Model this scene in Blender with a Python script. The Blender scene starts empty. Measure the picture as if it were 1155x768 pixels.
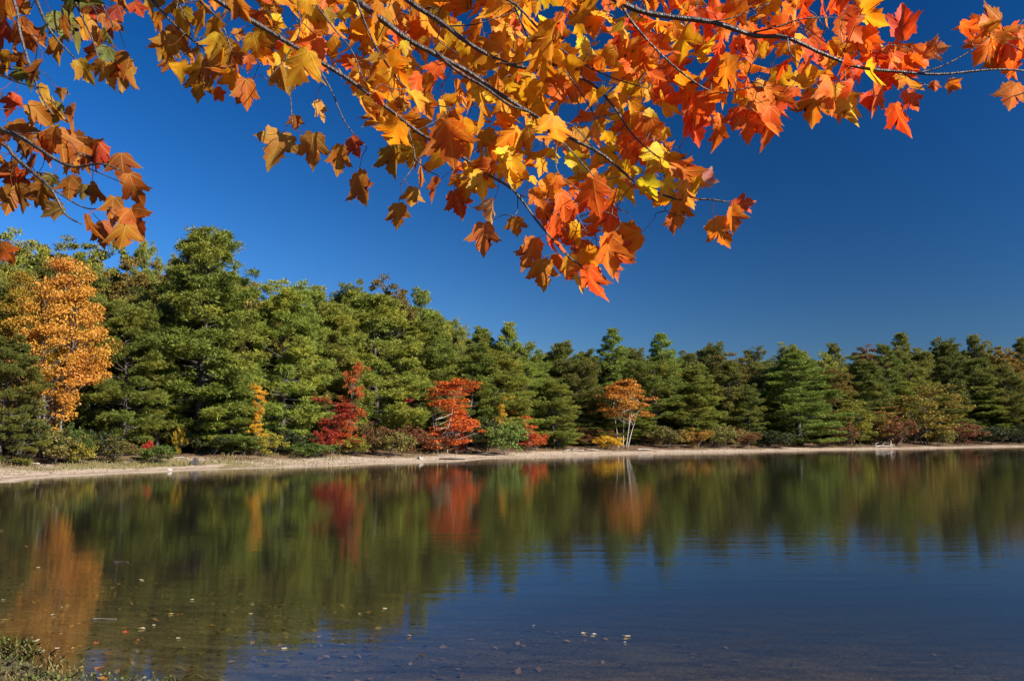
import bpy, math, random
import numpy as np
from mathutils import Vector

random.seed(7)
rng = np.random.default_rng(7)
scene = bpy.context.scene
C = scene.collection
R = math.radians

# ------------------------------------------------------------------ camera geometry
F, PW, PH, YH = 1000.0, 1155.0, 768.0, 490.0
EYE = np.array([0.0, 0.0, 1.9])
P = math.atan((YH - PH / 2) / F)
FW = np.array([0, math.cos(P), math.sin(P)])
UP = np.array([0, -math.sin(P), math.cos(P)])
RT = np.array([1.0, 0, 0])

def ray(px, py):
    return FW + RT * ((px - PW / 2) / F) + UP * ((PH / 2 - py) / F)

def at_depth(px, py, d):
    return EYE + ray(px, py) * d

def on_plane(px, py, z=0.0):
    r = ray(px, py)
    return EYE + r * ((z - EYE[2]) / r[2])

def to_px(p):
    v = np.asarray(p) - EYE
    f = v @ FW
    return PW / 2 + F * (v @ RT) / f, PH / 2 - F * (v @ UP) / f, f

# ------------------------------------------------------------------ helpers
def make_mesh(name, verts, faces, nper, smooth=False):
    """faces: flat (M, nper) int array, or list of such arrays of different sizes"""
    me = bpy.data.meshes.new(name)
    verts = np.asarray(verts, dtype=np.float32).reshape(-1, 3)
    fl = faces if isinstance(faces, list) else [np.asarray(faces)]
    fl = [np.asarray(f, dtype=np.int32) for f in fl if len(f)]
    loops = np.concatenate([f.ravel() for f in fl])
    counts = np.concatenate([np.full(len(f), f.shape[1], dtype=np.int32) for f in fl])
    starts = np.concatenate([[0], np.cumsum(counts)[:-1]]).astype(np.int32)
    me.vertices.add(len(verts)); me.vertices.foreach_set('co', verts.ravel())
    me.loops.add(len(loops)); me.loops.foreach_set('vertex_index', loops)
    me.polygons.add(len(counts)); me.polygons.foreach_set('loop_start', starts)
    if smooth:
        me.polygons.foreach_set('use_smooth', np.ones(len(counts), dtype=bool))
    me.update(calc_edges=True)
    return me

def link(name, me, mat=None, parent=None):
    o = bpy.data.objects.new(name, me)
    C.objects.link(o)
    if mat is not None and me is not None and len(me.materials) == 0:
        me.materials.append(mat)
    if parent is not None:
        o.parent = parent
    return o

def tag(o, label=None, cat=None, group=None, kind=None):
    if label: o['label'] = label
    if cat: o['category'] = cat
    if group: o['group'] = group
    if kind: o['kind'] = kind
    return o

class MB:
    """collects tubes / boxes into one mesh (tris and quads)"""
    def __init__(s):
        s.v = []; s.q = []; s.t = []; s.n = 0
    def tube(s, pts, rad, sides=6, cap=True):
        pts = np.asarray(pts, float); m = len(pts)
        rad = np.broadcast_to(np.asarray(rad, float), (m,))
        tan = np.gradient(pts, axis=0)
        tan /= np.linalg.norm(tan, axis=1, keepdims=True) + 1e-9
        ref = np.array([0.31, 0.17, 0.93]) if abs(tan[0][2]) < 0.8 else np.array([0.95, 0.2, 0.1])
        a = np.cross(tan, ref); a /= np.linalg.norm(a, axis=1, keepdims=True) + 1e-9
        b = np.cross(tan, a)
        ang = np.linspace(0, 2 * np.pi, sides, endpoint=False)
        ring = (a[:, None, :] * np.cos(ang)[None, :, None] + b[:, None, :] * np.sin(ang)[None, :, None])
        vv = pts[:, None, :] + ring * rad[:, None, None]
        base = s.n
        s.v.append(vv.reshape(-1, 3)); s.n += m * sides
        i = np.arange(m - 1)[:, None] * sides; j = np.arange(sides)[None, :]; k = (j + 1) % sides
        s.q.append((np.stack([i + j, i + k, i + sides + k, i + sides + j], -1) + base).reshape(-1, 4))
        if cap:
            s.v.append(np.stack([pts[0], pts[-1]])); c0, c1 = s.n, s.n + 1; s.n += 2
            s.t.append(np.stack([np.full(sides, c0), base + k[0], base + j[0]], -1))
            e = base + (m - 1) * sides
            s.t.append(np.stack([np.full(sides, c1), e + j[0], e + k[0]], -1))
    def raw(s, v, f):
        v = np.asarray(v, float); f = np.asarray(f)
        (s.q if f.shape[1] == 4 else s.t).append(f + s.n)
        s.v.append(v); s.n += len(v)
    def mesh(s, name, smooth=True):
        fl = []
        if s.q: fl.append(np.concatenate(s.q))
        if s.t: fl.append(np.concatenate(s.t))
        return make_mesh(name, np.concatenate(s.v), fl, 0, smooth)

def curve_pts(ctrl, n):
    """Catmull-Rom through control points"""
    c = np.asarray(ctrl, float)
    c = np.vstack([2 * c[0] - c[1], c, 2 * c[-1] - c[-2]])
    out = []
    segs = len(c) - 3
    for u in np.linspace(0, segs - 1e-6, n):
        i = int(u); t = u - i
        p0, p1, p2, p3 = c[i:i + 4]
        out.append(0.5 * ((2 * p1) + (-p0 + p2) * t + (2 * p0 - 5 * p1 + 4 * p2 - p3) * t * t + (-p0 + 3 * p1 - 3 * p2 + p3) * t ** 3))
    return np.array(out)

def unit(v):
    v = np.asarray(v, float)
    return v / (np.linalg.norm(v, axis=-1, keepdims=True) + 1e-9)

# ------------------------------------------------------------------ materials
def new_mat(name):
    m = bpy.data.materials.new(name); m.use_nodes = True
    nt = m.node_tree; nt.nodes.clear()
    out = nt.nodes.new('ShaderNodeOutputMaterial')
    return m, nt, out

def N(nt, typ, **kw):
    n = nt.nodes.new(typ)
    for k, v in kw.items():
        if k in n.inputs.keys():
            n.inputs[k].default_value = v
        else:
            setattr(n, k, v)
    return n

def mixc(nt, fac, a, b, blend='MIX'):
    m = nt.nodes.new('ShaderNodeMix'); m.data_type = 'RGBA'; m.blend_type = blend
    for sock, val in ((m.inputs[0], fac), (m.inputs[6], a), (m.inputs[7], b)):
        if isinstance(val, bpy.types.NodeSocket): nt.links.new(val, sock)
        elif isinstance(val, (int, float)): sock.default_value = val
        else: sock.default_value = (*val, 1) if len(val) == 3 else val
    return m.outputs[2]

def math_(nt, op, a, b=None, c=None, clamp=False):
    m = nt.nodes.new('ShaderNodeMath'); m.operation = op; m.use_clamp = clamp
    for i, val in enumerate((a, b, c)):
        if val is None: continue
        if isinstance(val, bpy.types.NodeSocket): nt.links.new(val, m.inputs[i])
        else: m.inputs[i].default_value = val
    return m.outputs[0]

def ramp(nt, fac, stops):
    r = nt.nodes.new('ShaderNodeValToRGB')
    nt.links.new(fac, r.inputs[0])
    e = r.color_ramp.elements
    while len(e) < len(stops): e.new(0.5)
    for el, (p, c) in zip(e, stops):
        el.position = p
        el.color = (c, c, c, 1) if isinstance(c, (int, float)) else (*c, 1)
    return r.outputs[0]

def noise(nt, vec, scale, detail=3, rough=0.55):
    n = N(nt, 'ShaderNodeTexNoise'); n.inputs['Scale'].default_value = scale
    n.inputs['Detail'].default_value = detail; n.inputs['Roughness'].default_value = rough
    if vec is not None: nt.links.new(vec, n.inputs['Vector'])
    return n.outputs['Fac']

def foliage_mat(name, ca, cb, cc, trans=0.25, patch=0.35, rough=0.6, hue_=0.0):
    """ca..cb vary leaf by leaf, cc comes in as patches through the crown"""
    m, nt, out = new_mat(name)
    geo = N(nt, 'ShaderNodeNewGeometry'); oi = N(nt, 'ShaderNodeObjectInfo'); tc = N(nt, 'ShaderNodeTexCoord')
    col = mixc(nt, geo.outputs['Random Per Island'], ca, cb)
    nz = noise(nt, tc.outputs['Object'], patch, 2)
    off = N(nt, 'ShaderNodeMath')
    pf = ramp(nt, nz, [(0.46, 0.0), (0.66, 0.85)])
    col = mixc(nt, pf, col, cc)
    val = math_(nt, 'MULTIPLY_ADD', oi.outputs['Random'], 0.55, 0.66)
    hsv = N(nt, 'ShaderNodeHueSaturation')
    hue = math_(nt, 'MULTIPLY_ADD', math_(nt, 'FRACT', math_(nt, 'MULTIPLY', oi.outputs['Random'], 17.3)), -0.03, 0.515 + hue_)
    nt.links.new(hue, hsv.inputs['Hue']); nt.links.new(val, hsv.inputs['Value']); nt.links.new(col, hsv.inputs['Color'])
    bs = N(nt, 'ShaderNodeBsdfPrincipled'); bs.inputs['Roughness'].default_value = rough
    bs.inputs['Specular IOR Level'].default_value = 0.25
    nt.links.new(hsv.outputs[0], bs.inputs['Base Color'])
    tr = N(nt, 'ShaderNodeBsdfTranslucent'); nt.links.new(hsv.outputs[0], tr.inputs['Color'])
    mx = N(nt, 'ShaderNodeMixShader'); mx.inputs[0].default_value = trans
    nt.links.new(bs.outputs[0], mx.inputs[1]); nt.links.new(tr.outputs[0], mx.inputs[2])
    nt.links.new(mx.outputs[0], out.inputs[0])
    return m

def bark_mat(name, ca, cb, scale=6.0, rough=0.9):
    m, nt, out = new_mat(name)
    tc = N(nt, 'ShaderNodeTexCoord')
    mp = N(nt, 'ShaderNodeMapping'); mp.inputs['Scale'].default_value = (1, 1, 0.25)
    nt.links.new(tc.outputs['Object'], mp.inputs[0])
    nz = noise(nt, mp.outputs[0], scale, 5, 0.65)
    col = mixc(nt, ramp(nt, nz, [(0.35, 0.0), (0.65, 1.0)]), ca, cb)
    bs = N(nt, 'ShaderNodeBsdfPrincipled'); bs.inputs['Roughness'].default_value = rough
    nt.links.new(col, bs.inputs['Base Color'])
    bp = N(nt, 'ShaderNodeBump'); bp.inputs['Strength'].default_value = 0.6; bp.inputs['Distance'].default_value = 0.02
    nt.links.new(nz, bp.inputs['Height']); nt.links.new(bp.outputs[0], bs.inputs['Normal'])
    nt.links.new(bs.outputs[0], out.inputs[0])
    return m

M = {}
M['pine'] = foliage_mat('pine_needles', (0.125, 0.142, 0.018), (0.25, 0.262, 0.036), (0.285, 0.245, 0.032), 0.22, 0.45, hue_=0.014)
M['pine_dark'] = foliage_mat('pine_needles_dark', (0.102, 0.11, 0.018), (0.215, 0.205, 0.034), (0.245, 0.2, 0.032), 0.2, 0.45, hue_=0.014)
M['white_pine'] = foliage_mat('white_pine_needles', (0.125, 0.16, 0.024), (0.25, 0.295, 0.046), (0.24, 0.245, 0.034), 0.25, 0.4, hue_=0.014)
M['oak_green'] = foliage_mat('oak_leaves_olive', (0.145, 0.145, 0.018), (0.24, 0.225, 0.034), (0.285, 0.2, 0.028), 0.3, 0.35, hue_=0.014)
M['oak_bronze'] = foliage_mat('oak_leaves_bronze', (0.179, 0.129, 0.021), (0.299, 0.200, 0.029), (0.128, 0.129, 0.023), 0.3, 0.3)
M['oak_brown'] = foliage_mat('oak_leaves_brown', (0.180, 0.075, 0.020), (0.240, 0.110, 0.022), (0.120, 0.085, 0.02), 0.3, 0.3)
M['gold'] = foliage_mat('maple_leaves_gold', (0.42, 0.20, 0.022), (0.56, 0.29, 0.026), (0.26, 0.20, 0.025), 0.35, 0.35)
M['orange'] = foliage_mat('maple_leaves_orange', (0.50, 0.195, 0.032), (0.57, 0.25, 0.036), (0.54, 0.135, 0.036), 0.35, 0.25)
M['amber'] = foliage_mat('maple_leaves_amber', (0.54, 0.190, 0.030), (0.62, 0.25, 0.03), (0.58, 0.135, 0.03), 0.3, 0.7)
M['red'] = foliage_mat('maple_leaves_red', (0.54, 0.055, 0.020), (0.64, 0.11, 0.022), (0.66, 0.185, 0.02), 0.35, 0.55)
M['scarlet'] = foliage_mat('maple_leaves_scarlet', (0.52, 0.085, 0.025), (0.64, 0.13, 0.028), (0.42, 0.04, 0.022), 0.35, 0.6)
M['crimson'] = foliage_mat('maple_leaves_crimson', (0.34, 0.026, 0.018), (0.48, 0.06, 0.022), (0.24, 0.035, 0.02), 0.35, 0.7)
M['yellow'] = foliage_mat('maple_leaves_yellow', (0.52, 0.32, 0.02), (0.66, 0.42, 0.03), (0.5, 0.24, 0.02), 0.35, 0.7)
M['yellowgreen'] = foliage_mat('leaves_yellow_green', (0.20, 0.18, 0.022), (0.34, 0.27, 0.03), (0.15, 0.16, 0.02), 0.3, 0.6)
M['ochre'] = foliage_mat('leaves_ochre', (0.26, 0.155, 0.022), (0.38, 0.22, 0.03), (0.19, 0.14, 0.02), 0.3, 0.5)
M['ochre_green'] = foliage_mat('leaves_ochre_green', (0.21, 0.175, 0.022), (0.32, 0.25, 0.03), (0.30, 0.17, 0.025), 0.3, 0.5)
M['shrub_green'] = foliage_mat('shrub_leaves_green', (0.065, 0.105, 0.018), (0.13, 0.18, 0.03), (0.15, 0.16, 0.03), 0.3, 0.9)
M['shrub_bright'] = foliage_mat('shrub_leaves_bright_green', (0.10, 0.155, 0.026), (0.17, 0.225, 0.04), (0.15, 0.18, 0.03), 0.3, 0.9)
M['shrub_olive'] = foliage_mat('shrub_leaves_olive', (0.13, 0.125, 0.028), (0.21, 0.18, 0.04), (0.18, 0.12, 0.03), 0.3, 0.9)
M['shrub_russet'] = foliage_mat('shrub_leaves_russet', (0.16, 0.062, 0.025), (0.25, 0.10, 0.036), (0.15, 0.115, 0.032), 0.3, 0.9)
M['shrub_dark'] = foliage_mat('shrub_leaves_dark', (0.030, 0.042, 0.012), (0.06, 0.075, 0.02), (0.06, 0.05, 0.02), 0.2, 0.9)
M['bark_pine'] = bark_mat('pine_bark', (0.028, 0.020, 0.016), (0.10, 0.078, 0.065))
M['bark_grey'] = bark_mat('grey_bark', (0.06, 0.05, 0.042), (0.19, 0.165, 0.145))
M['bark_pale'] = bark_mat('pale_bark', (0.34, 0.29, 0.23), (0.62, 0.56, 0.48), 9)
M['bark_maple'] = bark_mat('maple_twig_bark', (0.022, 0.015, 0.013), (0.085, 0.062, 0.052), 60, 0.4)
M['driftwood'] = bark_mat('bleached_driftwood', (0.26, 0.22, 0.17), (0.52, 0.47, 0.40), 12)
M['log'] = bark_mat('dark_wet_log', (0.025, 0.018, 0.014), (0.09, 0.06, 0.045), 8)

# ------------------------------------------------------------------ shoreline
far_px = [(0, 544.5), (30, 541.5), (60, 538.8), (100, 536.5), (135, 534.5), (165, 533.2), (195, 532.2), (225, 530.5), (260, 529),
          (300, 528), (330, 527), (365, 526), (400, 524.6), (430, 523.2), (460, 522), (500, 521.2), (525, 520.2), (545, 518),
          (562, 516.8), (582, 516.8), (605, 516), (635, 514.9), (680, 513.4), (740, 511.8), (800, 510.6), (850, 509.6), (897, 508.6), (948, 507.2),
          (990, 506.6), (1033, 506), (1090, 505), (1155, 503.8)]
far_w = [on_plane(px, py)[:2] for px, py in far_px]
near_w = [(104, 148), (140, 146), (168, 110), (160, 60), (100, 15), (45, 1), (14, 3.0), (4.5, 5.0), (0.8, 5.9), (-1.6, 6.45), (-3.0, 6.95),
          (-3.9, 7.55), (-4.75, 8.3), (-7, 9.6), (-12, 12.5), (-20, 16.5), (-30, 22), (-36, 28), (-34, 33), (-27, 34.6)]
SHORE = np.array(list(far_w) + near_w)
_n = len(SHORE)
dense = []
for i in range(_n):
    p0, p1, p2, p3 = (SHORE[(i + k - 1) % _n] for k in range(4))
    for t in (0, 0.25, 0.5, 0.75):
        dense.append(0.5 * (2 * p1 + (p2 - p0) * t + (2 * p0 - 5 * p1 + 4 * p2 - p3) * t * t + (3 * p1 - p0 - 3 * p2 + p3) * t ** 3))
SH = np.array(dense)

def sdf(xy):
    """signed distance to the shoreline, positive on land"""
    xy = np.asarray(xy, float).reshape(-1, 2)
    a = SH; b = np.roll(SH, -1, axis=0)
    best = np.full(len(xy), 1e18); inside = np.zeros(len(xy), bool)
    for p, q in zip(a, b):
        d = q - p; L = d @ d + 1e-12
        t = np.clip(((xy - p) @ d) / L, 0, 1)
        e = xy - p - t[:, None] * d
        best = np.minimum(best, (e * e).sum(1))
        cond = (p[1] > xy[:, 1]) != (q[1] > xy[:, 1])
        with np.errstate(divide='ignore', invalid='ignore'):
            xi = (q[0] - p[0]) * (xy[:, 1] - p[1]) / (q[1] - p[1] + 1e-15) + p[0]
        inside ^= cond & (xy[:, 0] < xi)
    d = np.sqrt(best)
    return np.where(inside, -d, d)

def sst(a, b, x):
    t = np.clip((x - a) / (b - a), 0, 1); return t * t * (3 - 2 * t)

def bumps(xy, s):
    x, y = xy[:, 0] * s, xy[:, 1] * s
    return (np.sin(x * 1.0 + 1.3 * np.sin(y * 0.7)) + np.sin(y * 1.31 + 1.1 * np.sin(x * 0.9 + 2)) + 0.6 * np.sin(x * 2.3 + y * 1.9 + 1) + 0.5 * np.sin(x * 3.7 - y * 2.9)) / 3.1

def ground_z(xy, d=None):
    xy = np.asarray(xy, float).reshape(-1, 2)
    if d is None: d = sdf(xy)
    near = 1 - sst(14, 26, xy[:, 1] + 0.15 * np.abs(xy[:, 0]))
    # far side: sandy beach, low bank, wooded slope
    dl = np.maximum(d, 0)
    far_land = 0.065 * np.minimum(dl, 5) + 0.12 * np.clip(dl - 5, 0, 3) + 0.035 * np.clip(dl - 8, 0, 60)
    hill = sst(8, -40, xy[:, 0] - 0.25 * (xy[:, 1] - 60)) * sst(10, 36, dl) * 2.6
    far_land = far_land + hill + bumps(xy, 0.35) * 0.12 * sst(0.5, 7, dl) + bumps(xy, 1.4) * 0.035 * sst(0.2, 2, dl)
    dw = np.maximum(-d, 0)
    near_land = 0.065 * np.minimum(dl, 6) + 0.02 * np.clip(dl - 6, 0, 60) + bumps(xy, 2.2) * 0.02 * sst(0.05, 1, dl)
    near_bed = -1.7 * (1 - np.exp(-0.115 * dw / 1.7)) + bumps(xy, 1.8) * 0.02 * sst(0.05, 1.2, dw)
    zl = near * near_land + (1 - near) * far_land
    zb = near_bed
    return np.where(d >= 0, zl, np.maximum(zb, -3.6))

# ------------------------------------------------------------------ ground (one sheet, land and pond bed)
radii = np.concatenate([np.geomspace(0.4, 30, 110), np.arange(30.6, 165, 0.75), np.geomspace(168, 1500, 34)])
front = np.arange(-36, 36.01, 0.22)
rest = np.concatenate([np.arange(39, 321, 3.0)])
az = np.radians(np.concatenate([front, rest]))
RR, AA = np.meshgrid(radii, az, indexing='ij')
gx, gy = RR * np.sin(AA), RR * np.cos(AA)
gxy = np.stack([gx.ravel(), gy.ravel()], -1)
gd = sdf(gxy)
gz = ground_z(gxy, gd)
nr, na = len(radii), len(az)
i = np.arange(nr - 1)[:, None] * na; j = np.arange(na)[None, :]; k = (j + 1) % na
gq = np.stack([i + j, i + na + j, i + na + k, i + k], -1).reshape(-1, 4)
gq = gq[:, ::-1]
gv = np.column_stack([gxy, gz])
cen = np.array([[0, 0, ground_z([[0, 0]])[0]]])
gt = np.stack([np.full(na, len(gv)), (np.arange(na) + 1) % na, np.arange(na)], -1)
gme = make_mesh('ground', np.vstack([gv, cen]), [gq, gt], 0, True)
at_ = gme.attributes.new('shore', 'FLOAT', 'POINT')
at_.data.foreach_set('value', np.append(gd, 5.3).astype(np.float32))
pxs = PW / 2 + F * gxy[:, 0] / np.maximum(gxy[:, 1] * 1.0055, 0.1)
nearw = 1 - sst(14, 26, gxy[:, 1] + 0.15 * np.abs(gxy[:, 0]))
gr = np.exp(-((gxy[:, 0] + 18.0) / 6.0) ** 2) * sst(60, 48, gxy[:, 1]) * (1 - nearw) * np.where(gxy[:, 0] > -16.5, sst(-0.2, 1.0, gd), sst(2.0, 3.4, gd))
at_ = gme.attributes.new('grassy', 'FLOAT', 'POINT'); at_.data.foreach_set('value', np.append(gr, 0).astype(np.float32))
at_ = gme.attributes.new('near_bank', 'FLOAT', 'POINT'); at_.data.foreach_set('value', np.append(nearw, 1).astype(np.float32))

m, nt, out = new_mat('ground_sand_and_litter')
tc = N(nt, 'ShaderNodeTexCoord'); ob = tc.outputs['Object']
sh = N(nt, 'ShaderNodeAttribute', attribute_name='shore').outputs['Fac']
gs = N(nt, 'ShaderNodeAttribute', attribute_name='grassy').outputs['Fac']
nb = N(nt, 'ShaderNodeAttribute', attribute_name='near_bank').outputs['Fac']
n1 = noise(nt, ob, 0.35, 4); n2 = noise(nt, ob, 2.5, 5, 0.65); n3 = noise(nt, ob, 14.0, 4, 0.7)
sx_ = N(nt, 'ShaderNodeSeparateXYZ'); nt.links.new(ob, sx_.inputs[0])
side = N(nt, 'ShaderNodeMapRange'); nt.links.new(sx_.outputs[0], side.inputs[0]); side.inputs[1].default_value = -20; side.inputs[2].default_value = 60; side.inputs[3].default_value = -0.8; side.inputs[4].default_value = 2.0
shj = math_(nt, 'ADD', math_(nt, 'ADD', sh, side.outputs[0]), math_(nt, 'MULTIPLY_ADD', n1, 8.0, -4.0))
sand = mixc(nt, ramp(nt, n2, [(0.3, 0.0), (0.7, 1.0)]), (0.27, 0.200, 0.135), (0.46, 0.365, 0.265))
sand = mixc(nt, ramp(nt, n3, [(0.56, 0.0), (0.72, 0.6)]), sand, (0.22, 0.14, 0.08))
litter = mixc(nt, ramp(nt, n3, [(0.35, 0.0), (0.65, 1.0)]), (0.045, 0.028, 0.018), (0.15, 0.085, 0.045))
litter = mixc(nt, ramp(nt, n2, [(0.5, 0.0), (0.75, 0.6)]), litter, (0.21, 0.11, 0.055))
land = mixc(nt, ramp(nt, math_(nt, 'DIVIDE', math_(nt, 'SUBTRACT', shj, 3.2), 2.2), [(0.0, 0.0), (1.0, 1.0)]), sand, litter)
turf = mixc(nt, ramp(nt, n3, [(0.3, 0.0), (0.7, 1.0)]), (0.10, 0.10, 0.03), (0.24, 0.20, 0.07))
gfac = ramp(nt, math_(nt, 'MULTIPLY', gs, math_(nt, 'MULTIPLY_ADD', n1, 1.6, 0.2)), [(0.35, 0.0), (0.6, 0.85)])
land = mixc(nt, gfac, land, turf)
n4 = noise(nt, ob, 0.9, 5, 0.7)
wl = math_(nt, 'ABSOLUTE', math_(nt, 'SUBTRACT', math_(nt, 'ADD', sh, math_(nt, 'MULTIPLY', n4, 1.6)), 1.75))
land = mixc(nt, math_(nt, 'MULTIPLY', ramp(nt, wl, [(0.0, 0.85), (0.30, 0.0)]), ramp(nt, n2, [(0.40, 0.0), (0.55, 1.0)])), land, (0.07, 0.042, 0.024))
land = mixc(nt, ramp(nt, n4, [(0.52, 0.0), (0.66, 0.55)]), land, (0.13, 0.082, 0.048))
wet = ramp(nt, math_(nt, 'ADD', sh, math_(nt, 'MULTIPLY_ADD', n1, 0.5, -0.25)), [(0.0, 1.0), (0.45, 0.0)])
land = mixc(nt, math_(nt, 'MULTIPLY', wet, 0.6), land, (0.12, 0.085, 0.05))
nsoil = mixc(nt, ramp(nt, n3, [(0.35, 0.0), (0.65, 1.0)]), (0.045, 0.035, 0.018), (0.13, 0.095, 0.045))
land = mixc(nt, nb, land, nsoil)
# pond bed: sandy mud, dark streaks of drowned leaf litter
mpb = N(nt, 'ShaderNodeMapping'); mpb.inputs['Scale'].default_value = (0.55, 1.3, 1); nt.links.new(ob, mpb.inputs[0])
b1 = noise(nt, mpb.outputs[0], 2.2, 8, 0.75); b2 = noise(nt, mpb.outputs[0], 9.0, 6, 0.75)
bed = mixc(nt, ramp(nt, b1, [(0.38, 0.0), (0.62, 1.0)]), (0.022, 0.017, 0.009), (0.098, 0.074, 0.042))
bed = mixc(nt, ramp(nt, b2, [(0.50, 0.0), (0.66, 0.85)]), bed, (0.02, 0.014, 0.007))
bed = mixc(nt, ramp(nt, n3, [(0.62, 0.0), (0.7, 0.4)]), bed, (0.24, 0.18, 0.10))
vo = N(nt, 'ShaderNodeTexVoronoi'); vo.inputs['Scale'].default_value = 16.0; nt.links.new(ob, vo.inputs['Vector'])
vsep = N(nt, 'ShaderNodeSeparateColor'); nt.links.new(vo.outputs['Color'], vsep.inputs[0])
bed = mixc(nt, math_(nt, 'MULTIPLY', ramp(nt, vsep.outputs[0], [(0.70, 0.0), (0.82, 0.45)]), ramp(nt, vo.outputs['Distance'], [(0.28, 1.0), (0.4, 0.0)])), bed, mixc(nt, vsep.outputs[1], (0.03, 0.025, 0.018), (0.20, 0.16, 0.10)))
# sand close in; colour darkened farther out for light lost in deeper water
depth_dim = ramp(nt, math_(nt, 'MULTIPLY_ADD', math_(nt, 'ADD', sh, math_(nt, 'MULTIPLY', n1, 1.5)), -0.085, 0.0), [(0.0, 0.0), (0.40, 0.75), (0.8, 1.0)])
bed = mixc(nt, depth_dim, bed, (0.006, 0.006, 0.005))
isw = ramp(nt, math_(nt, 'ADD', sh, 0.5), [(0.42, 1.0), (0.52, 0.0)])
col = mixc(nt, isw, land, bed)
bs = N(nt, 'ShaderNodeBsdfPrincipled'); bs.inputs['Roughness'].default_value = 0.95; bs.inputs['Specular IOR Level'].default_value = 0.2
nt.links.new(col, bs.inputs['Base Color'])
bp = N(nt, 'ShaderNodeBump'); bp.inputs['Strength'].default_value = 0.7; bp.inputs['Distance'].default_value = 0.05
nt.links.new(math_(nt, 'ADD', n2, n3), bp.inputs['Height']); nt.links.new(bp.outputs[0], bs.inputs['Normal'])
nt.links.new(bs.outputs[0], out.inputs[0])
ground = link('ground', gme, m); tag(ground, kind='structure')

# ------------------------------------------------------------------ water (a closed body with a clear, slightly tea-stained surface)
m, nt, out = new_mat('pond_water')
tc = N(nt, 'ShaderNodeTexCoord')
mp = N(nt, 'ShaderNodeMapping'); mp.inputs['Scale'].default_value = (0.35, 1.5, 1); nt.links.new(tc.outputs['Object'], mp.inputs[0])
w1 = noise(nt, mp.outputs[0], 7.0, 4, 0.6)
mp2 = N(nt, 'ShaderNodeMapping'); mp2.inputs['Scale'].default_value = (0.6, 1.2, 1); mp2.inputs['Rotation'].default_value = (0, 0, 0.25); nt.links.new(tc.outputs['Object'], mp2.inputs[0])
w2 = noise(nt, mp2.outputs[0], 0.45, 2, 0.5)
patch = ramp(nt, noise(nt, tc.outputs['Object'], 0.06, 2), [(0.35, 0.55), (0.65, 1.0)])
mp3 = N(nt, 'ShaderNodeMapping'); mp3.inputs['Scale'].default_value = (0.22, 1.0, 1); mp3.inputs['Rotation'].default_value = (0, 0, -0.12); nt.links.new(tc.outputs['Object'], mp3.inputs[0])
w3 = noise(nt, mp3.outputs[0], 1.9, 2, 0.5)
mp4 = N(nt, 'ShaderNodeMapping'); mp4.inputs['Scale'].default_value = (0.03, 0.11, 1); nt.links.new(tc.outputs['Object'], mp4.inputs[0])
wind = ramp(nt, noise(nt, mp4.outputs[0], 1.0, 3), [(0.40, 0.15), (0.62, 1.0)])
hgt = math_(nt, 'ADD', math_(nt, 'MULTIPLY', math_(nt, 'MULTIPLY', w3, wind), 0.0055), math_(nt, 'ADD', math_(nt, 'MULTIPLY', math_(nt, 'MULTIPLY', w1, patch), 0.0013), math_(nt, 'MULTIPLY', w2, 0.0008)))
bp = N(nt, 'ShaderNodeBump'); bp.inputs['Strength'].default_value = 1.0; bp.inputs['Distance'].default_value = 1.0
nt.links.new(hgt, bp.inputs['Height'])
fr = N(nt, 'ShaderNodeFresnel'); fr.inputs['IOR'].default_value = 1.333; nt.links.new(bp.outputs[0], fr.inputs['Normal'])
gl = N(nt, 'ShaderNodeBsdfGlossy'); gl.inputs['Roughness'].default_value = 0.006; gl.inputs['Color'].default_value = (1, 1, 1, 1)
nt.links.new(bp.outputs[0], gl.inputs['Normal'])
tp = N(nt, 'ShaderNodeBsdfTransparent'); tp.inputs['Color'].default_value = (0.80, 0.77, 0.62, 1)
mx = N(nt, 'ShaderNodeMixShader')
gw = N(nt, 'ShaderNodeNewGeometry')
nt.links.new(math_(nt, 'MULTIPLY', fr.outputs[0], math_(nt, 'SUBTRACT', 1.0, gw.outputs['Backfacing'])), mx.inputs[0]); nt.links.new(tp.outputs[0], mx.inputs[1]); nt.links.new(gl.outputs[0], mx.inputs[2])
nt.links.new(mx.outputs[0], out.inputs['Surface'])
x0, x1, y0, y1 = -60, 200, -12, 170
gxs = np.linspace(x0, x1, 27); gys = np.linspace(y0, y1, 19)
wv = [(x, y, 0.0) for y in gys for x in gxs]
nx, ny = len(gxs), len(gys)
wq = [(r * nx + c, r * nx + c + 1, (r + 1) * nx + c + 1, (r + 1) * nx + c) for r in range(ny - 1) for c in range(nx - 1)]
# keep the closed box simple: eight corners for sides and bottom share the top rim
bme = bpy.data.meshes.new('water')
rim = [c for c in range(nx)] + [r * nx + nx - 1 for r in range(1, ny)] + [(ny - 1) * nx + c for c in range(nx - 2, -1, -1)] + [r * nx for r in range(ny - 2, 0, -1)]
nb_ = len(wv)
wv2 = wv + [(wv[i][0], wv[i][1], -6.0) for i in rim]
fs = list(wq)
L = len(rim)
for a in range(L):
    b = (a + 1) % L
    fs.append((rim[a], nb_ + a, nb_ + b, rim[b]))
fs.append(tuple(nb_ + a for a in range(L - 1, -1, -1)))
bme.from_pydata(wv2, [], fs); bme.update()
water = link('water', bme, m); tag(water, kind='structure')

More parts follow.
